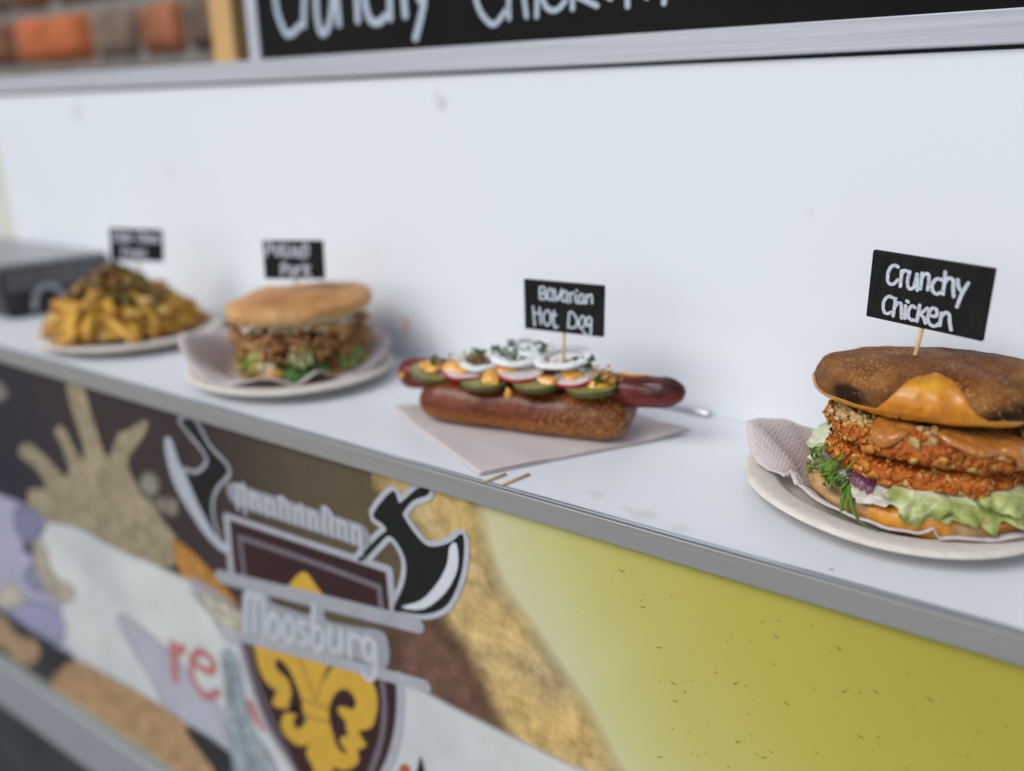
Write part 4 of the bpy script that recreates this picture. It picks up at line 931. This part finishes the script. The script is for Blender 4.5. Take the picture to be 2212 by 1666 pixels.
# sausage
a = HINV @ Vector((-.3675, .4250, ZS + .0270)); b = HINV @ Vector((-.320, .4330, ZS + .0300)); c_ = HINV @ Vector((-.250, .4440, ZS + .0335)); d = HINV @ Vector((-.190, .4535, ZS + .0355)); e_ = HINV @ Vector((-.1560, .4590, ZS + .0395))
SP0 = cr([a, b, c_, d, e_], 24); acc = [0.]
for p0, p1 in zip(SP0, SP0[1:]): acc.append(acc[-1] + (Vector(p1) - Vector(p0)).length)
SP = []; j = 0
for k in range(81):
    t_ = acc[-1] * k / 80
    while j < len(acc) - 2 and acc[j + 1] < t_: j += 1
    SP.append(tuple(Vector(SP0[j]).lerp(Vector(SP0[j + 1]), (t_ - acc[j]) / (acc[j + 1] - acc[j]))))
m = MB()
def f_saus(u, v):
    i = v * (len(SP) - 1); k = int(min(i, len(SP) - 2)); p = Vector(SP[k]).lerp(Vector(SP[k + 1]), i - k)
    t = (Vector(SP[k + 1]) - Vector(SP[k])).normalized(); s = t.cross(Vector((0, 0, 1))).normalized(); h = s.cross(t)
    L = acc[-1]; dist = min(v, 1 - v) * L; rl = .0165 if v > .5 else .012
    r = .0117 * (1 - .14 * sm(.7, 1, v)) * max(0., 1 - max(0., 1 - dist / rl) ** 2.2) ** .5; q = 2 * math.pi * u
    o = s * math.cos(q) + h * math.sin(q)
    wr = sm(.72, .95, v)
    r += (.0004 * nz((math.cos(q) * 2, math.sin(q) * 2, v * 6)) + wr * .0013 * nz((math.cos(q) * 4, math.sin(q) * 4, v * 26), 1.0)) * (1 if dist > .003 else .3)
    pp = p + o * r
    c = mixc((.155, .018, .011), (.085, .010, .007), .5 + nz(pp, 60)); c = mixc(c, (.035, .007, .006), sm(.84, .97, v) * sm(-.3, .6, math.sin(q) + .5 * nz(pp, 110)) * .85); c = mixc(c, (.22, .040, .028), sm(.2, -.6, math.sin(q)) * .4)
    return pp, c
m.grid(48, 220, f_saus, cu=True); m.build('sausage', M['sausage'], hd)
# pickles, radish, onion
def disc(mb, c, r, h, nrm, colf, seed, wave=.0, n=40, dome=.0):
    nrm = Vector(nrm).normalized(); a = nrm.cross(Vector((0, 1, 0))).normalized(); b = nrm.cross(a); c = Vector(c)
    prof = [(0, h), (.5, h), (.9, h), (.97, h * .97), (1.0, h * .75), (1.01, h * .2), (1.0, -h * .5), (.95, -h * .95), (.8, -h), (0, -h)]
    def f(u, v):
        k = int(round(v * (len(prof) - 1))); rr, z = prof[k]; q = 2 * math.pi * u
        R = r * rr * (1 + .05 * nz((math.cos(q), math.sin(q), 0), 1.2, seed) + (wave * math.cos(q * 17) if rr > .94 else 0))
        p = c + a * (R * math.cos(q)) + b * (R * math.sin(q)) + nrm * (z + dome * rr * rr * nz((math.cos(q), math.sin(q), 1), 1, seed))
        return p, colf(rr, z / h, q, p)
    mb.grid(n, len(prof), f, cu=True, flip=True)
def c_pick(rr, z, q, p):
    c = mixc((.27, .24, .06), (.19, .18, .035), .5 + nz(p, 170)); c = mixc(c, (.36, .33, .12), sm(.7, .4, rr) * .5)
    return mixc(c, (.06, .062, .012), sm(.93, 1.0, rr) * (.85 if z < .9 else .4))
def c_rad(rr, z, q, p):
    c = mixc((.66, .58, .54), (.72, .68, .64), .5 + nz(p, 120)); return mixc(c, (.42, .012, .035), sm(.93, .99, rr) * (1 if z < .99 else .3))
nrm = (0.02, -.02, .99)
for i, (px, py, ly, r) in enumerate(((937, 805, -.009, .0168), (1047, 822, -.0185, .0172), (1160, 825, -.0185, .0170), (1275, 834, -.0175, .0174))):
    m = MB(); disc(m, hp(px, py, ly), r, .0022, (nrm[0] + (.12 if i == 0 else -.02 * i), nrm[1] - .06, nrm[2]), c_pick, i * 7.1, .012); m.build('pickle_slice', M['veg'], hd)
for i, (px, py, ly, r) in enumerate(((1003, 800, -.012, .0165), (1125, 803, -.0125, .0168), (1243, 815, -.0125, .0160), (1070, 798, -.004, .0150))):
    m = MB(); disc(m, hp(px, py, ly), r, .0014, (.10 if i == 0 else (-.14 if i == 2 else .0), -.12, .98), c_rad, 3 + i * 5.3, 0, dome=.0012); m.build('radish_slice', M['veg'], hd)
def onion(c, r, nrm, wd, h, seed, t0=0, t1=1):
    nrm = Vector(nrm).normalized(); a = nrm.cross(Vector((0, 1, 0))).normalized(); b = nrm.cross(a); c = Vector(c); m = MB()
    sec = [(-1, -.7), (-.6, -1), (.6, -1), (1, -.6), (1, .6), (.6, 1), (-.6, 1), (-1, .7)]
    def f(u, v):
        q = 2 * math.pi * u; s = sec[int(round(v * 8)) % 8]
        R = r * (1 + .05 * nz((math.cos(q), math.sin(q), 0), 1.1, seed)) + s[0] * wd / 2
        p = c + a * (R * math.cos(q)) + b * (R * math.sin(q)) + nrm * (s[1] * h / 2 + .0016 * nz((math.cos(q), math.sin(q), 2), 1.2, seed))
        return p, mixc((.70, .71, .68), (.80, .80, .78), .5 + nz(p, 100))
    m.grid(64, 8, f, cu=True, cv=True); o = m.build('onion_ring', M['onion'], hd); subsurf(o, 1); return o
onion(hp(1035, 780, -.004), .0128, (.05, -.12, .98), .0072, .0032, 1)
onion(hp(1114, 770, -.002), .0142, (.0, -.12, .98), .0076, .0034, 2)
onion(hp(1218, 773, -.002), .0172, (-.10, -.10, .98), .0078, .0036, 3)
onion(hp(1150, 752, .010), .0150, (.1, -.1, .97), .0045, .0040, 5)
# mustard-yellow sauce
SY = (.66, .30, .030)
def dollop(px, py, ly, r, seed, nrm=(0, -.6, .8), par=None):
    q = Vector(nrm).normalized(); Mx = q.to_track_quat('Z', 'Y').to_matrix()
    r = (r[0] * 1.12, r[1] * 1.12, r[2] * .95); m = MB(); m.blob(hp(px, py, ly), r, seed, .7, 18, 12, lambda dd: mixc(SY, (.72, .36, .05), .5 + .5 * dd.z), Mx, 1.2); return m.build('sauce_dollop', M['sauce'], hd)
dollop(1060, 818, -.0245, (.0048, .0052, .0022), 1, (0, -.75, .65)); dollop(1098, 850, -.0255, (.0021, .0033, .0012), 2, (.0, -.9, .4)); dollop(985, 797, -.0175, (.0085, .0055, .0024), 3)
dollop(1182, 822, -.0225, (.0065, .0036, .0020), 5); dollop(1235, 812, -.0165, (.0065, .0045, .0020), 6); dollop(1288, 832, -.022, (.0060, .0046, .0020), 7)
dollop(1312, 820, -.016, (.0050, .0050, .0018), 8); dollop(930, 793, -.013, (.0065, .0052, .0018), 9); dollop(1098, 797, -.015, (.006, .0035, .0016), 10); dollop(868, 812, -.006, (.0022, .002, .0018), 14)
ml = MB()
sv = [f_saus(.27, t)[0] + Vector((0, 0, .0002)) for t in [.80 + .12 * k / 12 for k in range(13)]]
ml.tube(sv, lambda u: .0024 * (1 - .6 * u) * (.4 + .6 * math.sin(math.pi * min(1, u * 1.2 + .1))), 10, SY, flat=.55); ml.build('sauce_dollop', M['sauce'], hd)
# fill between the toppings: crisp onion crumbs and chopped chives
co = MB(); r8 = random.Random(31)
def scat(px, py, sx, sy, ly, sl): return hp(r8.gauss(px, sx), r8.gauss(py, sy), r8.gauss(ly, sl))
for (px, py, sx, sy, ly, n) in ((1025, 772, 13, 6, -.002, 40), (1305, 812, 16, 9, -.015, 60), (1285, 822, 16, 6, -.018, 30), (975, 780, 12, 7, -.008, 35), (1225, 785, 22, 5, -.004, 40), (1330, 824, 10, 6, -.008, 25), (1110, 778, 20, 4, 0, 60), (1028, 780, 16, 4, -.001, 60), (1215, 790, 24, 3, .0, 50), (1060, 784, 20, 4, .006, 40), (1160, 784, 20, 4, .006, 40)):
    for i in range(n):
        p = scat(px, py, sx, sy, ly, .003); co.flake(p, (r8.uniform(-1, 1), r8.uniform(-1, .2), r8.uniform(0, 1)), r8.uniform(.0008, .0022), i * 1.7, mixc((.36, .15, .03), (.62, .36, .11), r8.random()), r8.uniform(-.5, .8), .00035, r8.uniform(.4, .9))
tag(co.build('crisp_onion', M['crumb'], hd), kind='stuff')
ch = MB()
for (px, py, sx, sy, ly, n) in ((1032, 768, 14, 7, -.004, 16), (1120, 762, 10, 7, -.002, 16), (1080, 752, 10, 6, .0, 8), (1248, 778, 12, 5, -.006, 9), (1270, 783, 9, 7, -.008, 10), (1290, 820, 6, 6, -.0215, 5), (938, 780, 5, 7, -.012, 5), (1160, 745, 14, 3, .004, 5), (1105, 740, 6, 4, .004, 3), (1175, 762, 10, 5, 0, 6)):
    for i in range(n):
        p = scat(px, py, sx, sy, ly, .0025); dd = Vector((r8.uniform(-1, 1), r8.uniform(-1, 1), r8.uniform(-.4, .9))).normalized() * r8.uniform(.0016, .0034)
        ch.tube([p - dd, p + dd * .1 + Vector((0, 0, .0002)), p + dd], r8.uniform(.0007, .0013), 6, mixc((.018, .06, .012), (.05, .13, .022), r8.random()))
tag(ch.build('chopped_chives', M['herb'], hd), kind='stuff')

# ------------------------------------------------------------------ the pulled meat burger
b2 = thing('pulled_meat_burger', B2 + Vector((.009, .004, .005)), 'blurred burger of brown pulled meat under a smooth tan bun', 'burger')
V2 = -41
def pv(deg, r, z): return pol(deg + V2 + 90, r, z)       # 270 faces the camera, 180 lies left
dome_bun('bottom_bun', .056, [(0, 0), (.85, .0), (.98, .004), (1, .008), (.93, .012), (0, .013)], M['soft_bun'], b2, (0, 0, 0), lambda q, v, r, z, p: (.50, .24, .07), 3, nu=64)
mt = MB(); r9 = random.Random(14)
mt.blob((0, 0, .031), (.045, .045, .020), 5, .3, 40, 20, lambda dd: mixc((.18, .07, .026), (.30, .13, .05), .5 + nz(dd, 5)))
for i in range(520):
    a = r9.uniform(0, 360); z = r9.uniform(.015, .050); r = .052 * (1 - .22 * ((z - .033) / .02) ** 2) + r9.gauss(0, .003)
    p = Vector(pol(a, r, z)); dd = Vector((r9.uniform(-1, 1), r9.uniform(-1, 1), r9.uniform(-.8, .8))).normalized() * r9.uniform(.004, .011)
    k = r9.random(); c = mixc((.24, .090, .028), (.62, .34, .14), k)
    mt.tube(cr([p - dd, p + Vector((r9.gauss(0, .0015), r9.gauss(0, .0015), r9.gauss(0, .0015))), p + dd], 3), lambda u, s=r9.uniform(.0010, .0026): s * (1 - .6 * abs(2 * u - 1)), 6, c)
tag(mt.build('pulled_meat', M['meat'], b2), kind='stuff')
sl = MB()
for i in range(70):
    a = r9.uniform(185, 300); p = Vector(pv(a, r9.uniform(.046, .051), r9.uniform(.044, .053))); dd = Vector((r9.uniform(-1, 1), r9.uniform(-1, 1), r9.uniform(-.3, .3))).normalized() * r9.uniform(.004, .010)
    sl.tube([p - dd, p + Vector((0, 0, .001)), p + dd], .0015, 6, mixc((.58, .52, .34), (.70, .66, .52), r9.random()))
for i in range(14):
    a = r9.uniform(305, 330); p = Vector(pv(a, .049, r9.uniform(.040, .051))); dd = Vector((r9.uniform(-.5, .5), r9.uniform(-.5, .5), 1)).normalized() * .005
    sl.tube([p - dd, p, p + dd], .002, 6, (.60, .56, .42))
tag(sl.build('white_slaw', M['veg'], b2), kind='stuff')
m = MB(); loft(m, [pv(225, .046, .0530), pv(250, .049, .0535), pv(275, .050, .0510), pv(300, .049, .0475), (pv(318, .047, .0455))], [pv(225, .050, .0495), pv(250, .0535, .0510), pv(275, .0545, .0480), pv(300, .0535, .0435), pv(318, .050, .043)], 40, 8, .001, 3, lambda u, v, p: (.66, .33, .05), 60, .0015); o = m.build('sauce', M['sauce'], b2); solid(o, .0018)
for k, (a, r, z, rx, rz, col) in enumerate(((240, .0555, .0155, .0085, .0060, (.62, .52, .34)), (247, .058, .0125, .0060, .0055, (.62, .30, .06)), (222, .0555, .0125, .004, .003, (.55, .20, .05)), (205, .0505, .024, .007, .0055, (.30, .11, .045)), (336, .056, .013, .009, .003, (.50, .22, .04)))):
    m = MB(); m.blob(pv(a, r, z), (rx * 1.1, rx * .45, rz), k, .45, 20, 12, lambda dd, col=col: mixc(col, tuple(x * .75 for x in col), .5 + nz(dd, 3)), Matrix.Rotation(R_(a + V2 + 180), 3, 'Z')); m.build('vegetable_slice', M['veg'], b2)
for top, bot, sd, cc in (([pv(193, .046, .022), pv(210, .050, .020), pv(225, .052, .018)], [pv(192, .056, .021), pv(210, .059, .013), pv(226, .058, .010)], 3, (.10, .15, .025)), ([pv(250, .050, .018), pv(268, .053, .017), pv(288, .053, .018)], [pv(250, .058, .011), pv(268, .061, .008), pv(288, .059, .010)], 6, (.05, .11, .025)), ([pv(300, .050, .024), pv(315, .052, .024), pv(330, .050, .026)], [pv(298, .058, .011), pv(316, .060, .010), pv(332, .058, .013)], 9, (.15, .19, .045)), ([pv(218, .049, .031), pv(228, .052, .032), pv(237, .051, .029)], [pv(219, .055, .016), pv(229, .058, .014), pv(238, .057, .017)], 13, (.32, .32, .08)), ([pv(258, .050, .033), pv(268, .053, .034), pv(277, .051, .031)], [pv(257, .056, .020), pv(268, .058, .018), pv(279, .056, .021)], 17, (.22, .24, .09))):
    lettuce(top, bot, sd, .0055, lambda u, v, p, cc=cc: mixc(cc, tuple(x * 1.6 for x in cc), .5 + nz(p, 90)), par=b2)
def col_soft(q, v, r, z, p):
    c = mixc((.50, .25, .085), (.58, .32, .13), .5 + nz(p, 28)); c = mixc(c, (.42, .155, .035), sm(.010, .021, z) * .8)
    return mixc(c, (.60, .42, .22), sm(.006, .0, z) * .6)
dome_bun('top_bun', .0610, [(0, .001), (.6, .0), (.9, -.001), (.98, .0015), (1.0, .0055), (.97, .0092), (.87, .0122), (.65, .0145), (.35, .0155), (0, .016)], M['soft_bun'], b2, (0, 0, .0520), col_soft, 9, .07, 100, 5, (R_(3), R_(-3), 0), lump=.0035)
o = MB().tube(cr([pol(40, .085, .028), pol(42, .09, .034), pol(45, .088, .040)], 4), .0016, 6, (.60, .22, .10)).build('carrot_shred', M['veg'], b2)

# ------------------------------------------------------------------ the heap of fries
fr_ = thing('fries_heap', B1 + Vector((-.008, -.004, .004)), 'blurred heap of golden fries with melted cheese, at the far end', 'fries')
r10 = random.Random(77)
def fry_mesh(seed):
    m = MB(); L = .060 + .020 * nz((seed, 0, 0)); q = [(lerp(-L / 2, L / 2, k / 6), .004 * nz((seed, k * .4, 1)), .004 * nz((seed, k * .4, 5))) for k in range(7)]
    m.tube(q, lambda u: .0058 * (.85 + .15 * math.sin(math.pi * u)), 4, lambda u, k: mixc(mixc((.76, .46, .045), (.62, .32, .03), .5 + .9 * nz((seed, 7, 7))), (.40, .15, .02), abs(2 * u - 1) ** 2 * .8)); return m.me('fry')
fms = [fry_mesh(k * 3.3) for k in range(6)]
def mound(r): return .004 + .046 * max(0, 1 - (r / .078) ** 2.0)
for i in range(120):
    r = .072 * math.sqrt(r10.random()); a = r10.uniform(0, 2 * math.pi); z = mound(r) * r10.uniform(.75, 1.0) + .002
    o = obj('fry', fms[i % 6], M['fry'], fr_)
    sl_ = math.atan(.05 * 1.5 * (r / .078) ** .5 / .078) * .8
    th = r10.gauss(a, .9); tl = sl_ * math.cos(th - a)
    if r > .05: o.location = (r * .82 * math.cos(a), r * .82 * math.sin(a), max(z, .008))
    else: o.location = (r * math.cos(a), r * math.sin(a), z)
    ry = tl + r10.gauss(0, .12); o.rotation_euler = (r10.uniform(0, 1.5), ry, th)
    o.location.z = max(o.location.z, .009 + .032 * abs(math.sin(ry)))
m = MB()
def fm(u, v):
    a = 2 * math.pi * u; r = .070 * v; p = Vector((r * math.cos(a), r * math.sin(a), mound(r) * .86 + .004 * nz((r * math.cos(a) * 60, r * math.sin(a) * 60, 3))))
    c = mixc((.50, .26, .035), (.60, .36, .06), .5 + nz(p, 50)); return p, mixc(c, (.10, .05, .015), sm(-.1, .4, nz(p, 45, 6)) * .5)
m.grid(60, 24, fm, cu=True); m.build('melted_cheese', M['sauce'], fr_)
for i in range(16):
    r = r10.uniform(.015, .062); a = R_(r10.uniform(0, 360)); m = MB(); m.blob((r * math.cos(a), r * math.sin(a), mound(r) + .0035), (r10.uniform(.006, .013), r10.uniform(.006, .011), .004), i, .5, 14, 9, (.66, .38, .07) if i % 3 else (.70, .46, .15)); m.build('cheese_blob', M['sauce'], fr_)
ck = MB()
for i in range(150):
    a = r10.uniform(0, 2 * math.pi); r = abs(r10.gauss(.024, .014)); p = (r * math.cos(a), r * math.sin(a), mound(r) + .006 + .014 * max(0, 1 - r / .04) * r10.random())
    ck.blob(p, r10.uniform(.003, .0058), i, .4, 8, 6, r10.choice(((.20, .13, .025), (.28, .17, .03), (.14, .10, .025), (.30, .10, .03), (.10, .045, .015))))
tag(ck.build('chopped_topping', M['meat'], fr_), kind='stuff')
for i, (dx, dy, dz, col) in enumerate(((-.012, .000, .064, (.30, .035, .02)), (.004, .006, .066, (.26, .05, .025)), (.024, .016, .050, (.03, .09, .02)), (-.016, -.008, .060, (.16, .17, .03)), (.014, .004, .060, (.10, .12, .02)), (.032, .022, .047, (.30, .06, .03)), (-.004, -.02, .050, (.60, .34, .08)))):
    m = MB(); m.blob((dx, dy, dz - .002), (.008, .008, .005), i + 3, .35, 14, 9, col); m.build('pepper_piece', M['veg'], fr_)
